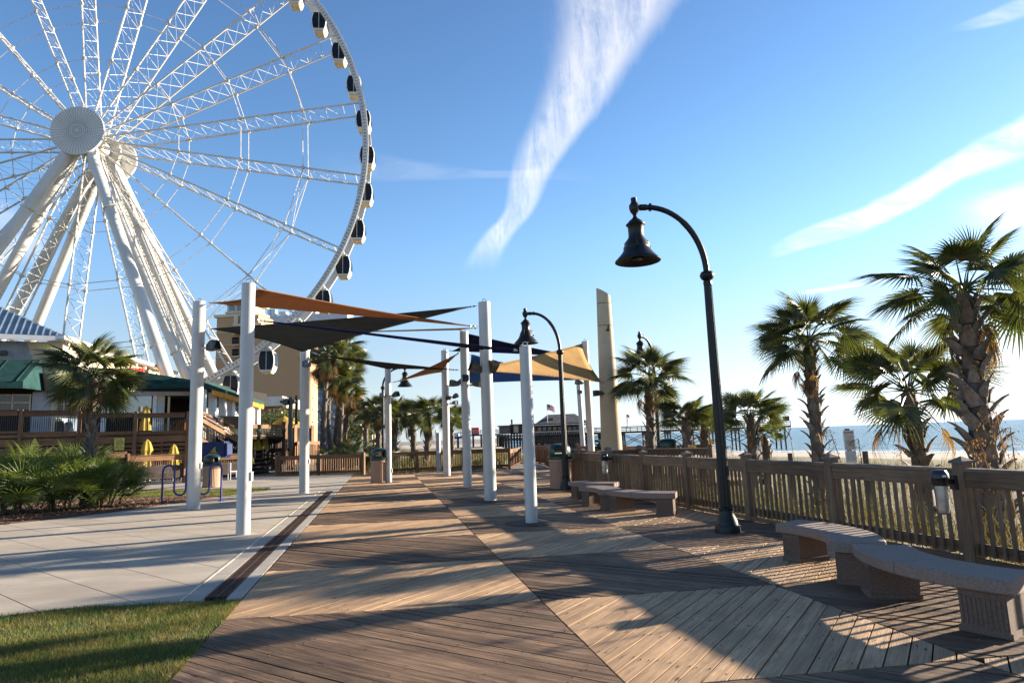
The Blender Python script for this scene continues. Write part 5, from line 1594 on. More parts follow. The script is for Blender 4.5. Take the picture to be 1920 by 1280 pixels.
while x < XR + .5:
    gz = -6 if shore(x, PY) < 0 else terrain_z(x, PY)
    mb = MB()
    for yy in (-2.5, 0, 2.5): mb.tube([pl(x + random.uniform(-.15, .15), PY + yy * 1.15, gz - .3), pl(x, PY + yy, deckz)], .19, 7)
    mb.build('pile_bent', M_PIER, pier)
    mb = MB(); mb.bar(pl(x, PY - 3, deckz - .35), pl(x, PY + 3, deckz - .35), .3, .35)
    for yy in (-2.6, 2.6): mb.bar(pl(x, PY + yy, deckz - 3.0), pl(min(x + 5.2, XR), PY + yy, deckz - .4), .11, .14); mb.bar(pl(x, PY + yy, deckz - .4), pl(min(x + 5.2, XR), PY + yy, deckz - 3.0), .11, .14)
    mb.build('brace', M_PIER, pier)
    x += 5.2
x = XB0 + 10
while x < XR:
    mb = MB()
    for yy in (-2.7, 2.7): mb.bar(pl(x, PY + yy, deckz), pl(x, PY + yy, deckz + 1.3), .12)
    mb.build('rail_post', M_PIER, pier); x += 2.6
mb = MB(); mb.box(XR - OX - 1.2, -2.7, deckz - OZ + 1.3, XR - OX - .2, -1.5, deckz - OZ + 2.3); mb.build('kiosk', M_PIER, pier)
for (sx, y0, y1) in ((1176, 803, 784), (1099, 803, 787), (1258, 803, 797)):
    mb = MB(); mb.tube([pz_(sx, y0) - Vector((OX, PY, OZ)), pz_(sx, y1) - Vector((OX, PY, OZ))], .1, 5); mb.build('light_pole', M_PIER, pier)


def flag(P, w_, h_, label, pole_h, sag):
    root = thing('flag', label, 'flag', P)
    mb = MB(); mb.tube([(0, 0, 0), (0, 0, pole_h)], .06, 6); mb.build('flagpole', M_GREYT, root)
    def cloth(u0, u1, v0, v1, m_, nm, off=0):
        mb = MB(); n = 8; o = 0
        for i in range(n + 1):
            u = u0 + (u1 - u0) * i / n
            for v in (v0, v1): mb.v.append((u * w_, off + .14 * math.sin(u * 7), pole_h - sag * u * u - v * h_ - .05 * math.sin(u * 5)))
        for i in range(n): mb.face((2 * i, 2 * i + 1, 2 * i + 3, 2 * i + 2))
        mb.build(nm, m_, root)
    for k in range(13): cloth(0 if k > 6 else .4, 1, k / 13, (k + 1) / 13, M_RED if k % 2 == 0 else M_CLOTHW, 'stripe')
    cloth(0, .4, 0, 7 / 13, M_BANNER, 'canton')
    mb = MB()
    for i in range(5):
        for j in range(4): u = .05 + .075 * i; v = (.07 + .12 * j); mb.box(u * w_ - .02 * w_, -.02 + .14 * math.sin(u * 7) , pole_h - sag * u * u - v * h_ - .02 * w_, u * w_ + .012 * w_, -.012 + .14 * math.sin(u * 7), pole_h - sag * u * u - v * h_ + .012 * w_)
    mb.build('stars', M_CLOTHW, root)


P = D(1027, 795, 148); flag(P, 1.7, 1.3, 'striped flag flying from a thin pole above the pier building', D(1027, 757, 148).z - P.z, .9)
P = D(1176, 800, 151); flag(P, .9, .7, 'tiny striped flag on a pole along the pier', D(1176, 776, 151).z - P.z, .6)

# pier building
ZF = D(1000, 812, PY).z
pb = thing('pier_building', 'dark shingled restaurant building on stilts at the landward end of the pier', 'building', ((D(1000, 800, PY).x), PY, -1.5))
O = Vector(pb.location)
def bl(px_, py_, off=0.0):
    p = D(px_, py_, PY); p.y += off; return p
def pbox(x0, y0, x1, y1, d0, d1, nm, m_, par=None):
    a, b = bl((x0), (y0 + y1) / 2), bl(x1, (y0 + y1) / 2); za, zb_ = bl((x0 + x1) / 2, y0).z, bl((x0 + x1) / 2, y1).z
    mb = MB(); mb.box(a.x - O.x, d0, zb_ - O.z, b.x - O.x, d1, za - O.z); return mb.build(nm, m_, par or pb)
pbox(934, 813, 1128, 816, -7, 9, 'floor_deck', M_PIER)
wl = pbox(1003, 798, 1094, 813, -2, 8, 'wall', mat('weathered_grey_boards', (.10, .095, .09), .9, .15, .6))
for k in range(9): pbox(1008 + k * 9.3, 801, 1014 + k * 9.3, 808.5, -2.08, -1.98, 'window', M_BGLASS if k % 3 else M_CREAM, wl)
pbox(1000, 796.5, 1098, 798, -5.2, 8.4, 'porch_roof', M_PIERR)
mb = MB()   # hipped roof
a, b = bl(1001, 796), bl(1099, 796); c, d = bl(1028, 779), bl(1079, 777.5)
vs = [(a.x - O.x, -5, a.z - O.z), (b.x - O.x, -5, a.z - O.z), (b.x - O.x, 9, a.z - O.z), (a.x - O.x, 9, a.z - O.z), (c.x - O.x, 2, c.z - O.z + .3), (d.x - O.x, 2, c.z - O.z + .3)]
mb.add(vs, [(0, 1, 5, 4), (1, 2, 5), (2, 3, 4, 5), (3, 0, 4), (3, 2, 1, 0)]); mb.build('roof', M_PIERR, pb)
pbox(1024, 784, 1036, 794, -2.5, 5, 'dormer', M_PIERR)
pbox(936, 799, 957, 813, -1, 6, 'shed', mat('grey_brown_boards', (.15, .13, .11), .9, .15, .6)); pbox(933, 797.5, 959, 799, -1.5, 6.5, 'shed_roof', M_PIERR)
pbox(957, 796, 1003, 813, 0, 7, 'shed', M_PIER); pbox(956, 794.5, 1004, 796.5, -.6, 7.5, 'shed_roof', M_PIERR)
pbox(963, 797, 972, 811, -.1, 0, 'sign_board', M_CREAM)
pbox(958, 786, 961, 795, -.2, .1, 'chimney', M_PIER)
for k in range(34):
    x = 1003 + k * 3.7 if k < 26 else 936 + (k - 26) * 9
    mb = MB(); a = bl(x, 808); mb.bar((a.x - O.x, -6.5, bl(x, 813).z - O.z), (a.x - O.x, -6.5, bl(x, 808.6).z - O.z), .09); mb.build('rail_post', M_GREYT if k < 26 else M_PIER, pb)
pbox(1002, 808, 1098, 808.8, -6.6, -6.4, 'porch_rail', M_GREYT)
random.seed(3)
for k in range(30):
    x = 937 + k * 5.4; a = bl(x, 815); gz = terrain_z(a.x, PY) - O.z
    mb = MB()
    for yy in (-6, -1, 4, 8): mb.tube([(a.x - O.x, yy, gz - .3), (a.x - O.x, yy, bl(x, 814).z - O.z)], .2, 6)
    mb.build('pile', M_PIER, pb)
    mb = MB(); b = bl(x + 5.4, 815); zt = bl(x, 817).z - O.z; zb_ = bl(x, 829).z - O.z
    mb.bar((a.x - O.x, -6.2, zb_), (b.x - O.x, -6.2, zt), .16); mb.bar((a.x - O.x, -6.2, zt), (b.x - O.x, -6.2, zb_), .16); mb.bar((a.x - O.x, -6.2, zb_), (b.x - O.x, -6.2, zb_), .14); mb.build('brace', M_PIER, pb)
# gangway
gw = thing('pier_gangway', 'sloping timber gangway leading left from the pier building to the shore', 'walkway', (D(890, 820, PY).x, PY, -1.5)); O2 = Vector(gw.location)
a, b, c = D(845, 823, PY) - O2, D(872, 816.5, PY) - O2, D(936, 814, PY) - O2
for nm, dz, w_, hh in (('deck', 0, 2.4, .3),):
    mb = MB(); mb.bar(a, b, w_, hh); mb.bar(b, c, w_, hh); mb.build(nm, M_PIER, gw)
for yy in (-1.2, 1.2):
    mb = MB()
    for dz in (.5, .85, 1.1): o_ = Vector((0, yy, dz)); mb.bar(a + o_, b + o_, .09); mb.bar(b + o_, c + o_, .09)
    mb.build('handrail', M_GREYT, gw)
for k in range(13):
    q = a.lerp(b, k / 4) if k < 4 else b.lerp(c, (k - 4) / 8.5)
    mb = MB(); mb.bar(q + Vector((0, -1.2, 0)), q + Vector((0, -1.2, 1.1)), .1); mb.build('rail_post', M_PIER, gw)
    if k % 2 == 0:
        mb = MB(); mb.bar((q.x, -1, -1.2), (q.x, -1, q.z), .3); mb.bar((q.x, 1, -1.2), (q.x, 1, q.z), .3); mb.build('support', M_PIER, gw)
mb = MB(); q = D(891, 812, PY) - O2; mb.box(q.x - .8, -.6, q.z - .3, q.x + .9, .6, q.z + 1.3); mb.build('ticket_booth', M_RED, gw)


# ------------------------------------------------------------------ facades (vertical planes surveyed from the photo)
class Facade:
    def __init__(s, ax, ay, bx, by, root, base=None):
        s.A = Vector((ax, ay, 0)); s.u = Vector((bx - ax, by - ay, 0)).normalized(); s.n = Vector((s.u.y, -s.u.x, 0))
        s.root = root; s.O = Vector(root.location)

    def pt(s, x, y, off=0.0):
        v = ray(x, y); A = s.A + s.n * off; t = (A - CAM).dot(s.n) / v.dot(s.n); return CAM + v * t

    def U(s, x, y, off=0): return (s.pt(x, y, off) - s.A).dot(s.u)

    def box(s, x0, y0, x1, y1, t0=0.0, t1=.1, name='panel', m=None, par=None, flat=True):
        """pixel rectangle swept from depth t0 (behind, negative) to t1 (towards the viewer)"""
        ym, xm = (y0 + y1) / 2, (x0 + x1) / 2
        u0, u1 = s.U(x0, ym, t1), s.U(x1, ym, t1); z1, z0 = s.pt(xm, y0, t1).z, s.pt(xm, y1, t1).z
        c = s.A + s.u * ((u0 + u1) / 2) + s.n * ((t0 + t1) / 2); c.z = (z0 + z1) / 2; c -= s.O
        mb = MB(); g_ = 0 if abs(u1 - u0) > abs(z1 - z0) else 2
        mb.obox(c, s.u, s.n, (0, 0, 1), abs(u1 - u0) / 2, abs(t1 - t0) / 2, abs(z1 - z0) / 2, g_)
        return mb.build(name, m, par or s.root) if name else mb

    def poly(s, pxs, t0, t1, name, m, par=None):
        f = [s.pt(x, y, t1) - s.O for x, y in pxs]; b = [p - s.n * (t1 - t0) for p in f]; n = len(f)
        mb = MB(); mb.add(f + b, [tuple(range(n)), tuple(range(n, 2 * n))[::-1]] + [(i, (i + 1) % n, n + (i + 1) % n, n + i) for i in range(n)])
        return mb.build(name, m, par or s.root)

    def bar(s, a, b, w_, h, off=0, mb=None, offb=None):
        p, q = s.pt(*a, off) - s.O, s.pt(*b, off if offb is None else offb) - s.O
        mb.bar(p, q, w_, h)


def at(px_, py_, Y, z=0.0): p = D(px_, py_, Y); p.z = z; return p


# ---- restaurant
RA, RB = at(0, 800, 38), at(345, 800, 43)
rest_ = thing('restaurant', 'grey beach restaurant with blue metal roof and green awnings above a raised timber terrace', 'building', (RA + RB) / 2)
fa = Facade(RA.x, RA.y, RB.x, RB.y, rest_)
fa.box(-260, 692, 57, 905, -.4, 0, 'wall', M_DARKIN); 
fa.box(55, 735, 92, 905, -.35, .02, 'siding_panel', M_SIDING)
# upper storey
us = fa.box(-260, 636, 128, 690, -6, -.6, 'upper_wall', M_SIDING)
mb = MB()
for k in range(13):
    y = 640 + k * 3.6; p, q = fa.pt(-200, y + 0, -.58) - fa.O, fa.pt(93, y, -.58) - fa.O; z = (p.z + q.z) / 2; mb.bar((p.x, p.y, z), (q.x, q.y, z), .02, .05)
mb.build('lap_boards', mat('siding_edge', (.27, .29, .31), .7), us)
fa.box(93, 640, 98, 690, -.7, -.5, 'corner_board', M_CREAM, us)
# hipped metal roof with standing seams
e0, e1 = fa.pt(-260, 622, .3) - fa.O, fa.pt(125, 630, .3) - fa.O
e1.z = e0.z = fa.pt(60, 628, .3).z
back = -fa.n * 12
r0_, r1_ = fa.pt(-260, 560, -5) - fa.O, fa.pt(-40, 566, -5) - fa.O; r1_.z = r0_.z = fa.pt(0, 585, -5).z + .9
e2 = e1 + back
mb = MB(); mb.add([e0, e1, r1_, r0_, e2], [(0, 1, 2, 3), (1, 4, 2)]); rf = mb.build('roof', M_BLUER, us)
for k in range(26):
    f = (k + .5) / 26; a = e0.lerp(e1, f); b = r0_.lerp(r1_, min(1, f * 1.0) ) if False else None
    # seams run square to the eave
    dirn = (r0_ - e0); dirn = dirn - fa.u * dirn.dot(fa.u); L = 1.0
    p1 = a + dirn
    du = (e1 - a).dot(fa.u); hip = (e1 - r1_).dot(fa.u); 
    if du < hip: p1 = a + dirn * max(.02, du / hip)
    mb = MB(); mb.bar(a + Vector((0, 0, .03)), p1 + Vector((0, 0, .03)), .05, .09); mb.build('roof_seam', M_BLUER, rf)
mb = MB(); mb.bar(e0 - Vector((0, 0, .16)), e1 - Vector((0, 0, .16)), .14, .30); mb.build('fascia', M_GREYT, us)
mb = MB(); mb.bar(e1 - Vector((0, 0, .16)), e2 - Vector((0, 0, .16)), .14, .30); mb.build('fascia', M_CREAM, us)
fa.box(0, 657, 13, 665, -.6, -.2, 'wall_light', M_BLACK)
# receding gable side with white eave and rafter tails
g0, g1 = at(118, 700, 39.5), at(345, 700, 60)
fb_ = Facade(g0.x, g0.y, g1.x, g1.y, rest_)
fb_.poly([(118, 640), (330, 702), (330, 760), (118, 760)], -4, 0, 'side_wall', M_CREAM)
mb = MB(); fb_.bar((112, 632), (332, 700), .5, .22, .4, mb); mb.build('white_eave', M_CLOTHW, rest_)
for k in range(13):
    t = (k + .5) / 13; mb = MB(); x, y = 118 + 208 * t, 640 + 63 * t; fb_.bar((x, y + 2), (x + 2, y + 5), .18, .18, .35, mb); mb.build('rafter_tail', M_CLOTHW, rest_)
for k, xx in enumerate((238, 244, 250, 256, 262, 268)): fb_.box(xx, 690, xx + 3.6, 704, .02, .10, 'neon_letter', M_RED)
# awnings
def slab(pts, th, nm, m_, par=None):
    P = [Vector(p) - fa.O for p in pts]; n = len(P); q = [p - Vector((0, 0, th)) for p in P]
    mb = MB(); mb.add(P + q, [tuple(range(n)), tuple(range(n, 2 * n))[::-1]] + [(i, (i + 1) % n, n + (i + 1) % n, n + i) for i in range(n)]); return mb.build(nm, m_, par or rest_)
aw = slab([fa.pt(-200, 675, 0), fa.pt(77, 674, 0), fa.pt(43, 714, 2.4), fa.pt(-200, 714, 2.4)], .04, 'awning', M_AWNG)
slab([fa.pt(77, 674, 0), fa.pt(84, 731, 0), fa.pt(43, 726, 2.4), fa.pt(43, 714, 2.4)], .04, 'awning_cheek', M_AWNG, aw)
fa.box(-200, 714, 43, 727, 2.36, 2.4, 'valance', M_AWNG, aw)
for x in (30, -20, -70): 
    mb = MB(); mb.bar(fa.pt(x + 34, 675, .05) - fa.O, fa.pt(x, 714, 2.45) - fa.O, .05); mb.build('awning_seam', M_AWNG, aw)
fa.poly([(88, 696), (98, 700), (360, 716), (360, 730), (92, 733)], -.1, .5, 'green_canopy', M_AWNG)
fa.poly([(92, 690), (140, 686), (250, 694), (360, 712), (360, 720), (92, 720)], -2.5, -.2, 'canopy_slope', M_AWNG)
# windows and columns
fa.box(91, 733, 356, 741, -.1, .25, 'lintel', M_GREYT)
gd_ = fa.box(-60, 738, 56, 768, -.05, .03, 'garage_window', M_WINDOW)
for x in (-30, -4, 22, 55): fa.box(x, 738, x + 2.5, 769, .03, .10, 'window_frame', M_CREAM, gd_)
for y in (739, 753.5): fa.box(-60, y, 56, y + 2, .03, .10, 'window_frame', M_CREAM, gd_)
fa.box(92, 741, 101, 905, -.2, .06, 'siding_panel', M_CREAM)
gw_ = fa.box(101, 741, 148, 768, -.05, .0, 'garage_window', M_WINDOW)
for x in (101, 106, 119.5, 133, 147): fa.box(x, 741, x + 1.6, 768, .0, .06, 'window_frame', M_CREAM, gw_)
fa.box(101, 756, 148, 758.5, .0, .06, 'window_frame', M_CREAM, gw_)
fa.box(148, 741, 188, 905, -.2, .0, 'dark_bay', M_DARKIN)
for x0, x1 in ((187, 196.5), (284, 291)): fa.box(x0, 734, x1, 905, -.2, .22, 'column', M_CLOTHW)
fa.box(196, 741, 284, 775, -.02, .0, 'clear_panel', M_GLASS); fa.box(196, 741, 284, 905, -3.4, -3.2, 'back_wall', M_DARKIN)
fa.box(291, 741, 306, 905, -.1, .1, 'door_panel', M_CREAM); fa.box(293, 752, 305, 810, .1, .13, 'door_glass', M_GREYT)
fa.box(312, 743, 316, 905, -.1, .1, 'column', M_CREAM)
fa.box(306, 741, 362, 905, -4.2, -4, 'back_wall', M_DARKIN)
fa.box(306, 733, 362, 742, -.1, .12, 'lintel', mat('brown_beam', (.12, .08, .05), .8))
fa.box(322, 792, 348, 806, -3.8, -3.5, 'orange_wall_panel', M_ORANGE)
for k in range(5): fa.box(322 + 5.6 * k, 791, 323.4 + 5.6 * k, 807, -3.5, -3.4, 'panel_bar', M_DARKIN)

# ---- raised timber terrace
TA, TB = at(-90, 880, 33.5), at(345, 880, 37.5)
ter = thing('timber_terrace', 'raised brown timber terrace with railings in front of the restaurant', 'terrace', (TA + TB) / 2)
ft = Facade(TA.x, TA.y, TB.x, TB.y, ter)
p0, p1 = ft.pt(-90, 812), ft.pt(352, 812); zf = ft.pt(180, 811).z
back = -ft.n * 6.5
def tl_(p): return Vector(p) - ft.O
mb = MB(); a, b = tl_((p0.x, p0.y, zf)), tl_((p1.x, p1.y, zf)); c, d = b + back, a + back
mb.add([a, b, c, d] + [q - Vector((0, 0, .12)) for q in (a, b, c, d)], [(0, 1, 2, 3), (7, 6, 5, 4), (0, 4, 5, 1), (1, 5, 6, 2), (2, 6, 7, 3), (3, 7, 4, 0)]); mb.build('floor', M_FENCER, ter)
for x0, x1 in ((-90, 33), (37, 143), (149, 249), (255, 347)):
    ft.box(x0, 770 if x0 < 140 else 775, x1, 780 if x0 < 140 else 783, -.02, .04, 'top_rail', M_FENCER)
    ft.box(x0, 768.5 if x0 < 140 else 773.5, x1, 770 if x0 < 140 else 775, -.08, .10, 'cap_rail', M_FENCER)
    ft.box(x0, 809, x1, 814, -.02, .03, 'bottom_rail', M_FENCER)
bt = None
for k in range(108):
    x = -88 + k * 4.05
    if any(abs(x - q) < 3.5 for q in (35, 146, 252, 350)): continue
    ft.box(x, 781, x + 1.0, 810, -.03, .0, 'baluster', M_BLACK)
for x in (31, 142, 248, 347): ft.box(x, 768 if x < 140 else 771, x + 7, 905, -.1, .08, 'post', M_FENCER)
# board skirt below the floor
for k, (y0, y1) in enumerate(((814, 819), (820.5, 834), (836.5, 842.5), (845, 850), (853, 857))):
    ft.box(-90, y0, 349, y1, -.3, -.05, 'skirt_board', M_FENCER)
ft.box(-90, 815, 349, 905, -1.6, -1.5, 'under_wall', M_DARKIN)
for x in (33, 82, 146, 196, 250, 299, 349): ft.box(x, 815, x + 3, 880, -.6, -.3, 'stud', M_FENCER)
# signs fixed to the skirt
sgr = ft.poly([(65, 820), (57, 836), (75, 836)], .0, .04, 'warning_sign', M_YSIGN)
ft.box(60, 829.5, 72, 830.6, .04, .045, 'sign_text', M_FENCER, sgr); ft.box(62, 826.5, 69, 827.5, .04, .045, 'sign_text', M_FENCER, sgr); ft.box(58.5, 832.4, 73, 833.4, .04, .045, 'sign_text', M_FENCER, sgr)
sgr = ft.box(214, 820.5, 233, 843.5, .0, .04, 'notice_board', M_YSIGN)
for r in range(8):
    x = 216.5 + (r % 3)
    while x < 229: l_ = random.uniform(2, 5); ft.box(x, 823 + r * 2.3, min(x + l_, 231), 824 + r * 2.3, .04, .045, 'sign_text', M_FENCER, sgr); x += l_ + 1.2
sgr = ft.box(336, 862, 340, 868, .9, .93, 'small_sign', M_YSIGN)

# ---- low timber wall in front (lower terrace edge)
LA, LB = at(180, 890, 31.5), at(470, 890, 37.0)
low = thing('low_terrace_fence', 'low brown timber fence with solid skirt at the foot of the terrace', 'fence', (LA + LB) / 2)
fl = Facade(LA.x, LA.y, LB.x, LB.y, low)
for x0, x1 in ((-60, 238), (240, 345), (349, 400), (402, 470)):
    fl.box(x0, 853.5 if x0 < 345 else 851.5, x1, 863.5 if x0 < 345 else 861, -.02, .05, 'top_rail', M_FENCER)
    fl.box(x0, 851.8 if x0 < 345 else 850, x1, 853.3 if x0 < 345 else 851.3, -.08, .1, 'cap_rail', M_FENCER)
for k in range(84):
    x = 120 + k * 4.1; fl.box(x, 863, x + 1.2, 880, -.04, .0, 'baluster', M_FENCER)
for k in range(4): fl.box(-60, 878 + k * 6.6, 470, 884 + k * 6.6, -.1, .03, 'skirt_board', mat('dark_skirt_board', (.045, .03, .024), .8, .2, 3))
for x in (238, 345, 399, 468): fl.box(x, 850, x + 5, 905, -.12, .1, 'post', M_FENCER)
# white chairs on the lower terrace
for k, (x, lab) in enumerate(((270, 'white plastic chair, leftmost behind the low timber fence'), (283, 'white plastic chair second from the left behind the low fence'), (296, 'white plastic chair third from the left behind the low fence'), (306, 'white plastic chair right of the third one behind the low fence'),
                         (232, 'white plastic chair half hidden by the palmetto'), (330, 'white plastic chair left of the white mast'), (438, 'white chair between the two near masts behind the low fence'))):
    P = at(x, 880, 35.5 + (k % 3) * .5, .02)
    r_ = thing('patio_chair', lab, 'chair', P, random.uniform(0, 6), 'white chairs on the lower terrace')
    mb = MB(); mb.box(-.24, -.24, .42, .24, .24, .46); mb.build('seat', M_CLOTHW, r_)
    mb = MB(); mb.box(-.24, .20, .46, .24, .24, .90); mb.build('backrest', M_CLOTHW, r_)
    for sx_ in (-.21, .21):
        for sy_ in (-.21, .21): mb = MB(); mb.bar((sx_, sy_, 0), (sx_, sy_, .42), .03); mb.build('leg', M_CLOTHW, r_)


def umbrella(P, h, w_, label, open_=False):
    root = thing('patio_umbrella', label, 'umbrella', P, group='yellow patio umbrellas')
    mb = MB(); mb.tube([(0, 0, 0), (0, 0, h - .05)], .025, 8); mb.build('pole', M_STEEL, root)
    mb = MB(); n = 14
    prof = [(.015, h), (w_ * .40, h - .16), (w_ * .62, h - .45), (w_ * .72, h - .60), (w_ * .60, h - .78), (w_ * .78, h - 1.2), (w_ * .85, h - 1.5)] if not open_ else [(.02, h), (w_, h - .55), (w_ * 1.0, h - .66)]
    for r, z in prof:
        for k in range(n): t = 2 * math.pi * k / n; q = r * (1 + (.12 if k % 2 else -.12) * (0 if open_ else 1)); mb.v.append((q * math.cos(t), q * math.sin(t), z))
    for i in range(len(prof) - 1):
        for k in range(n): k2 = (k + 1) % n; mb.face((i * n + k, i * n + k2, (i + 1) * n + k2, (i + 1) * n + k))
    mb.build('canopy', M_YEL, root)


def umb_at(x, ytop, Y, zf_, w_, label, open_=False):
    T = D(x, ytop, Y); P = Vector((T.x, T.y, zf_)); umbrella(P, T.z - zf_, w_, label, open_)
umb_at(274, 760, 39.5, 1.9, .36, 'folded yellow umbrella on the upper terrace beside the white column')
umb_at(276, 823, 35.8, 0.02, .40, 'folded yellow umbrella behind the low fence, left one')
umb_at(326, 832, 36.4, 0.02, .36, 'folded yellow umbrella behind the low fence, just left of the white mast')
umb_at(479, 803, 46, .9, .42, 'folded yellow umbrella right of the nearest mast, left of the two')
umb_at(494, 803, 47, .9, .42, 'folded yellow umbrella right of the nearest mast, right of the two')
umb_at(533, 779, 52, 1.2, .85, 'half open yellow umbrella above the terrace rail', True)
umb_at(550, 783, 55, 1.2, .70, 'smaller yellow umbrella beside the black lamp posts', True)

# ---- banner table
P = at(404, 865, 35.0)
bt_ = thing('banner_stand', 'blue cloth covered stand with a yellow shark fin emblem', 'stand', P)
fbn = Facade(P.x - 3, P.y + .2, P.x + 3, P.y - .2, bt_)
fbn.box(377, 828, 420, 858, -.5, .02, 'cloth', M_BANNER)
fbn.poly([(420, 828), (426, 832), (426, 852), (420, 858)], -.6, -.04, 'cloth_side', M_BANNER)
fbn.poly([(394, 848), (397, 844), (401, 839), (405, 836.5), (403.5, 841), (404.5, 846), (407, 848.5)], .025, .04, 'fin_emblem', M_YEL)
for y, x0, x1 in ((849.5, 390, 410), (852, 387, 407), (855, 389, 405)): fbn.box(x0, y, x1, y + 1.2, .025, .04, 'emblem_line', M_YEL)

# ---- ramp and lower terrace right of the near masts
RA2, RB2 = at(375, 800, 38.5), at(520, 800, 46)
rp = thing('access_ramp', 'long timber ramp with sloping handrails descending right from the restaurant', 'ramp', (RA2 + RB2) / 2)
fr = Facade(RA2.x, RA2.y, RB2.x, RB2.y, rp)
for (x0, y0, x1, y1, h_, off) in ((372, 783, 450, 829, .26, 0), (372, 775, 450, 820, .08, .1), (372, 770, 448, 803, .16, -1.6), (372, 822, 450, 868, .26, 0), (375, 800, 450, 846, .10, -1.6)):
    mb = MB(); fr.bar((x0, y0), (x1, y1), .10, h_, off, mb); mb.build('handrail', M_FENCER, rp)
for k in range(26):
    x = 378 + k * 2.8; y = 783 + (x - 372) * .59
    mb = MB(); fr.bar((x, y), (x, y + 38), .05, .05, -.05, mb); mb.build('baluster', M_DARKIN if k % 9 else M_FENCER, rp)
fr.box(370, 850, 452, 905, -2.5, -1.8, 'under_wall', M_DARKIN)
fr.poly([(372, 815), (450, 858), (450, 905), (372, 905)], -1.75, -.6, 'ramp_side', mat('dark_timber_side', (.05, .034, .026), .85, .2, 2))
# patio roof on white posts with scalloped yellow valance
pa = thing('patio_cover', 'patio roof with green top and scalloped yellow valance on white posts', 'patio cover', at(430, 800, 45))
QA, QB = at(372, 760, 41), at(497, 760, 53)
fp_ = Facade(QA.x, QA.y, QB.x, QB.y, pa)
fp_.poly([(381, 716), (495, 756), (495, 761), (381, 725)], -4.5, .2, 'roof', M_AWNG)
fp_.poly([(381, 716), (400, 717), (497, 754), (495, 757)], -6, -4.4, 'roof', M_AWNG)
n_ = 26
for k in range(n_):
    t0, t1 = k / n_, (k + 1) / n_; x0, x1 = 398 + 97 * t0, 398 + 97 * t1
    ya, yb = 730 + 28.5 * t0, 730 + 28.5 * t1; h0 = 12 - 3 * t0
    fp_.poly([(x0, ya), (x1, yb), (x1, yb + h0 * .7), ((x0 + x1) / 2, (ya + yb) / 2 + h0), (x0, ya + h0 * .7)], .16, .20, 'valance_scallop', M_AWNY)
for x, y0, y1 in ((384, 722, 838), (404, 735, 800), (423, 742, 800), (438, 750, 798), (475, 760, 798), (486, 763, 798)):
    fp_.box(x - 2.6, y0, x + 2.6, y1, -.5, -.1, 'post', M_CLOTHW)
fp_.box(384, 727, 500, 752, -5, -4.8, 'dark_backdrop', M_DARKIN)  # dark backdrop panel added behind the posts
for x, y in ((395, 772), (424, 776)): fp_.poly([(x, y), (x + 8, y), (x + 14, y + 22), (x + 5, y + 22)], -3.4, -3.2, 'folded_panel', M_CLOTHW)
for x, y in ((388, 776), (411, 783), (425, 785)): fp_.box(x, y, x + 7, y + 9, -1.9, -1.4, 'cabinet', M_FENCER)
# terrace right part
SA, SB = at(470, 850, 44), at(590, 850, 52)
tr2 = thing('lower_terrace', 'far timber terrace with railing, dark underside and steps right of the nearest mast', 'terrace', (SA + SB) / 2)
f2 = Facade(SA.x, SA.y, SB.x, SB.y, tr2)
f2.box(424, 783, 468, 800, -2, -1.8, 'screen_board', M_FENCER); f2.box(424, 780, 470, 783, -2.2, -1.7, 'cap_board', M_CAPW)
f2.box(471, 795.5, 537, 803, -.03, .05, 'top_rail', M_FENCER); f2.box(545, 797, 587, 802, -.03, .05, 'top_rail', M_FENCER)
f2.box(471, 815, 540, 817.5, -.03, .03, 'bottom_rail', M_FENCER)
for k in range(24): f2.box(472 + k * 2.8, 803, 472.8 + k * 2.8, 816, -.02, .0, 'baluster', M_BLACK)
for x in (534, 552, 584): f2.box(x, 790 if x < 540 else 797, x + 5, 870, -.15, .1, 'post', M_FENCER)
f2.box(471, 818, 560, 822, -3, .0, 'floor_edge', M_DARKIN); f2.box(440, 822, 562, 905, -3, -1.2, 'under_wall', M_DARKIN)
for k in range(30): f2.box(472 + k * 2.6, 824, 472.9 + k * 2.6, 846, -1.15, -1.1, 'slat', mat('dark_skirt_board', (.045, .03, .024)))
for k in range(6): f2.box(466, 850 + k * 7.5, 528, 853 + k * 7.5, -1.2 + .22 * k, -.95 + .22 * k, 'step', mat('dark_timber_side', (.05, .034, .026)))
for x in (465, 527):
    mb = MB(); f2.bar((x, 846), (x, 893), .1, .12, -.2, mb); mb.build('newel_post', M_FENCER, tr2)
mb = MB(); f2.bar((549, 814), (540, 880), .12, .2, .6, mb); mb.build('stair_rail', M_FENCER, tr2)
f2.box(557, 827, 608, 833, .2, .35, 'top_rail', M_FENCER); f2.box(557, 833, 559, 860, .2, .3, 'post', M_FENCER)
for k in range(18): f2.box(560 + 2.7 * k, 833, 561.2 + 2.7 * k, 852, .2, .26, 'baluster', M_FENCER)
# yellow A sign by the steps
P = at(472, 893, 38.5); r_ = thing('sandwich_board', 'small yellow sandwich board beside the dark steps', 'sign', P)
f3 = Facade(P.x - 1, P.y, P.x + 1, P.y, r_); f3.poly([(470, 848), (478, 869), (466, 869)], -.03, 0, 'board', M_YSIGN); f3.poly([(469, 885), (474, 893), (467, 893)], -.03, 0, 'board', M_YSIGN); f3.box(469, 860, 470.5, 893, -.1, -.05, 'leg', M_FENCER)
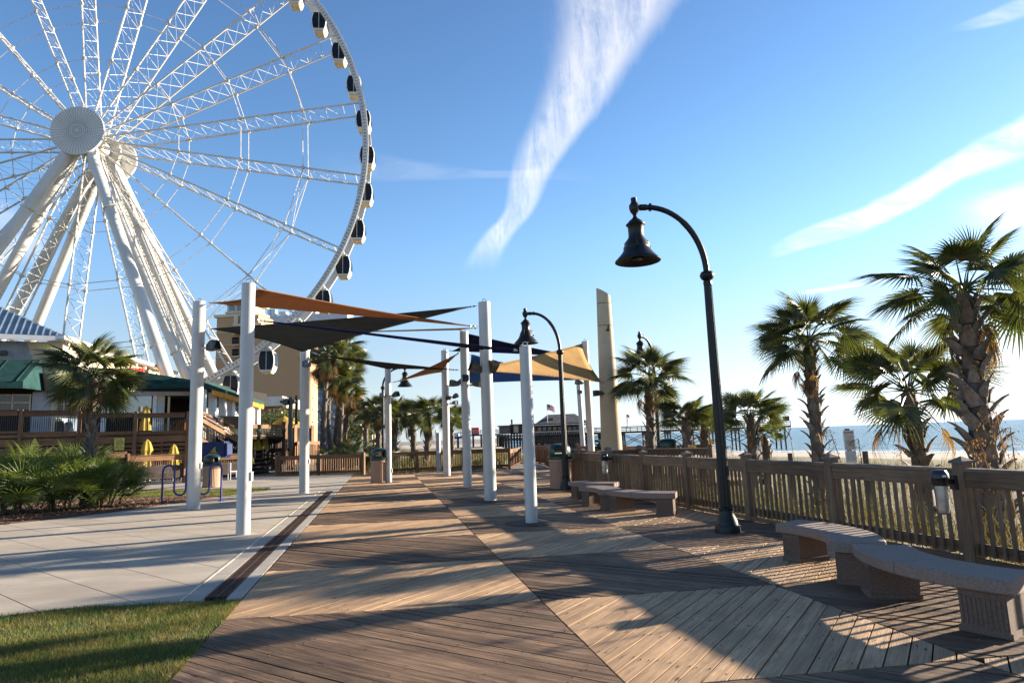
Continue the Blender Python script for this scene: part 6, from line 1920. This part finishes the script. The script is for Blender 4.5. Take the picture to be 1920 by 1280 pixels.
# black posts with speakers
P = at(545, 860, 43); r_ = thing('speaker_posts', 'pair of black posts carrying round black lights above the far terrace', 'lamp post', P)
f3 = Facade(P.x - 1, P.y, P.x + 1, P.y, r_)
f3.box(540.5, 744, 547, 840, -.12, .1, 'post', M_BLACK); f3.box(553, 741, 557.5, 795, -.6, -.45, 'post', M_BLACK)
for x, y, rr2 in ((536, 753, 7), (549, 752, 5), (528, 753, 3)):
    c = f3.pt(x, y, .15) - f3.O; mb = MB(); rad = rr2 * 43 / FPX; mb.tube([c + Vector((0, .14, 0)), c - Vector((0, .14, 0))], [rad, rad * .8], 14); mb.build('round_light', M_BLACK, r_)
mb = MB(); f3.bar((525, 753), (556, 753), .08, .08, 0, mb); mb.build('crossbar', M_BLACK, r_)

# ---- low white-roofed building behind the terrace
P = at(505, 850, 72); wb = thing('beach_bar', 'low building with flat pale grey roof band behind the terrace', 'building', P)
f4 = Facade(P.x - 1, P.y, P.x + 1, P.y, wb)
f4.box(440, 744, 529, 762, -1.5, 0, 'roof_band', M_GREYT); f4.box(440, 762, 528, 850, -1.4, -.3, 'wall', mat('brown_brick_wall', (.22, .11, .07), .9, .1, 1)); f4.poly([(528, 744), (537, 749), (537, 764), (529, 762)], -6, -.05, 'roof_end', M_CREAM)
for k in range(4): f4.box(505 + k * 7, 766, 507 + k * 7, 812, -.3, -.1, 'pilaster', M_CREAM)

# ---- tan hotel
P = at(500, 850, 118); ho = thing('hotel_tower', 'tan stucco hotel tower with cream cornices behind the observation wheel', 'building', P)
f5 = Facade(P.x - 1, P.y + .10, P.x + 1, P.y - .10, ho)
blk = f5.box(403, 592, 482, 850, -9, -3, 'wall', M_TAN)
f5.box(401, 589, 450, 594, -9.3, -2.7, 'cornice', M_CREAM)
for y in (623, 646, 669, 692, 715, 738): f5.box(403, y, 434, y + 1.4, -3.0, -2.8, 'string_course', M_CREAM)
for y in (611, 632, 654, 676, 698, 720, 742):
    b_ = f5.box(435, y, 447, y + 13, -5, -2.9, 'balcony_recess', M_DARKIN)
    f5.box(434, y + 13, 449, y + 15, -3, -1.6, 'balcony_slab', M_CREAM)
    f5.box(434.5, y + 5, 448, y + 6, -1.75, -1.65, 'balcony_rail', M_BLACK)
    for k in range(6): f5.box(435 + k * 2.4, y + 6, 435.4 + k * 2.4, y + 13, -1.74, -1.68, 'balcony_bar', M_BLACK)
f5.box(447, 592, 455, 850, -4, -2.4, 'pier_strip', mat('tan_stucco_light', (.50, .33, .2), .9, .05, .2))
f5.box(424, 583, 476, 592, -9, -3.5, 'attic', M_TAN)
tw = f5.box(426, 569, 473, 584, -9, -4, 'tower', M_CREAM); f5.box(422, 566, 477, 570, -9.5, -3.4, 'cornice', M_CREAM, tw); f5.box(422, 583, 477, 586.5, -9.5, -3.3, 'cornice', M_CREAM, tw)
for x in (430, 444, 460): f5.box(x, 572, x + 9, 582, -4, -3.92, 'window', M_BGLASS, tw)
f5.box(438, 590, 446, 608, -3.2, -2.6, 'parapet_frame', M_CREAM)
f5.box(436, 606, 490, 610, -3, -1.6, 'terrace_cornice', M_CREAM)
f5.box(455, 611, 581, 850, -3.5, 0, 'blank_wall', M_TAN)
sd5 = f5.box(581.2, 612, 583, 850, -3.4, -.3, 'lit_side', mat('sun_tinted_tan_stucco', (.50, .27, .15), .9, .05, .2))  # sun-facing side of the tan wall, warm sunlight put into its colour
for y in (640, 662, 685, 707, 730, 752, 775): f5.box(583, y + 14, 588, y + 16, -3, -1, 'side_balcony', M_CREAM); f5.box(583, y + 3, 586, y + 14, -3, -2, 'side_balcony_room', M_ORANGE)

# ---- glass topped hotel behind
P = at(600, 850, 175); gh = thing('glass_hotel', 'pale grey hotel with blue glass strip windows behind the tan tower', 'building', P)
f6 = Facade(P.x - 1, P.y + .08, P.x + 1, P.y - .08, gh)
f6.box(488, 589, 651, 602, -5, 0, 'roof_band', M_GREYT)
f6.box(489, 602, 651.5, 850, -5, -.6, 'wall', mat('pale_blue_grey_wall', (.10, .16, .23), .6, .05, .2))
for r in range(14):
    y = 603 + r * 15.5
    for k in range(23): f6.box(490 + k * 7.0, y, 496 + k * 7.0, y + 9, -.6, -.45, 'window', M_BGLASS)
f6.box(551, 582, 592, 589, -4.5, -2, 'plant_room', M_GREYT); f6.box(523, 584, 536, 589, -4, -2, 'cooling_unit', M_STEEL)
for x in (507, 514): 
    c = f6.pt(x, 586, -3) - f6.O; mb = MB(); mb.lathe([(.8, -1), (.8, .7), (.5, .9)], c, 14); mb.build('roof_vent', M_STEEL, gh)

# ---- ochre and pink buildings
P = at(655, 850, 160); ob = thing('ochre_building', 'ochre building with a dark window grid right of the tall palms', 'building', P)
f7 = Facade(P.x - 1, P.y, P.x + 1, P.y, ob)
f7.box(638, 742, 659, 850, -2, 0, 'wall', M_OCHRE)
for x in (640, 645.5, 651, 656.5): f7.box(x, 742, x + .7, 850, 0, .12, 'mullion', M_DARKIN)
for r in range(14): f7.box(638, 744 + r * 7.5, 659, 744.7 + r * 7.5, 0, .1, 'transom', M_DARKIN)
P = at(671, 850, 150); ob = thing('pink_building', 'pink stucco block with white roof edge and white base behind the far palms', 'building', P)
f7 = Facade(P.x - 1, P.y, P.x + 1, P.y, ob)
f7.box(661, 738, 676, 784, -2.5, 0, 'wall', M_PINK); f7.box(660.6, 734.5, 676.5, 738, -2.8, .3, 'parapet', M_CLOTHW); f7.box(660, 784, 676.4, 850, -2.5, .1, 'base_wall', M_GREYT); f7.box(659, 738, 661, 850, -2.5, .2, 'corner_strip', M_GREYT)
P = at(690, 850, 170); ob = thing('distant_block', 'low pale building at the right of the pink block', 'building', P)
f7 = Facade(P.x - 1, P.y, P.x + 1, P.y, ob)
f7.box(680, 754, 698, 850, -4, 0, 'wall', M_CREAM); f7.box(679, 751.5, 700, 754.5, -4.6, .8, 'roof', M_PIERR); f7.box(683, 758, 690, 764, 0, .1, 'window', M_WINDOW)

# distant coast beyond the pier
P = at(862, 822, 2600, -3); ob = thing('distant_towers', 'faint hazy hotel silhouettes on the far coast under the gangway', 'buildings', P)
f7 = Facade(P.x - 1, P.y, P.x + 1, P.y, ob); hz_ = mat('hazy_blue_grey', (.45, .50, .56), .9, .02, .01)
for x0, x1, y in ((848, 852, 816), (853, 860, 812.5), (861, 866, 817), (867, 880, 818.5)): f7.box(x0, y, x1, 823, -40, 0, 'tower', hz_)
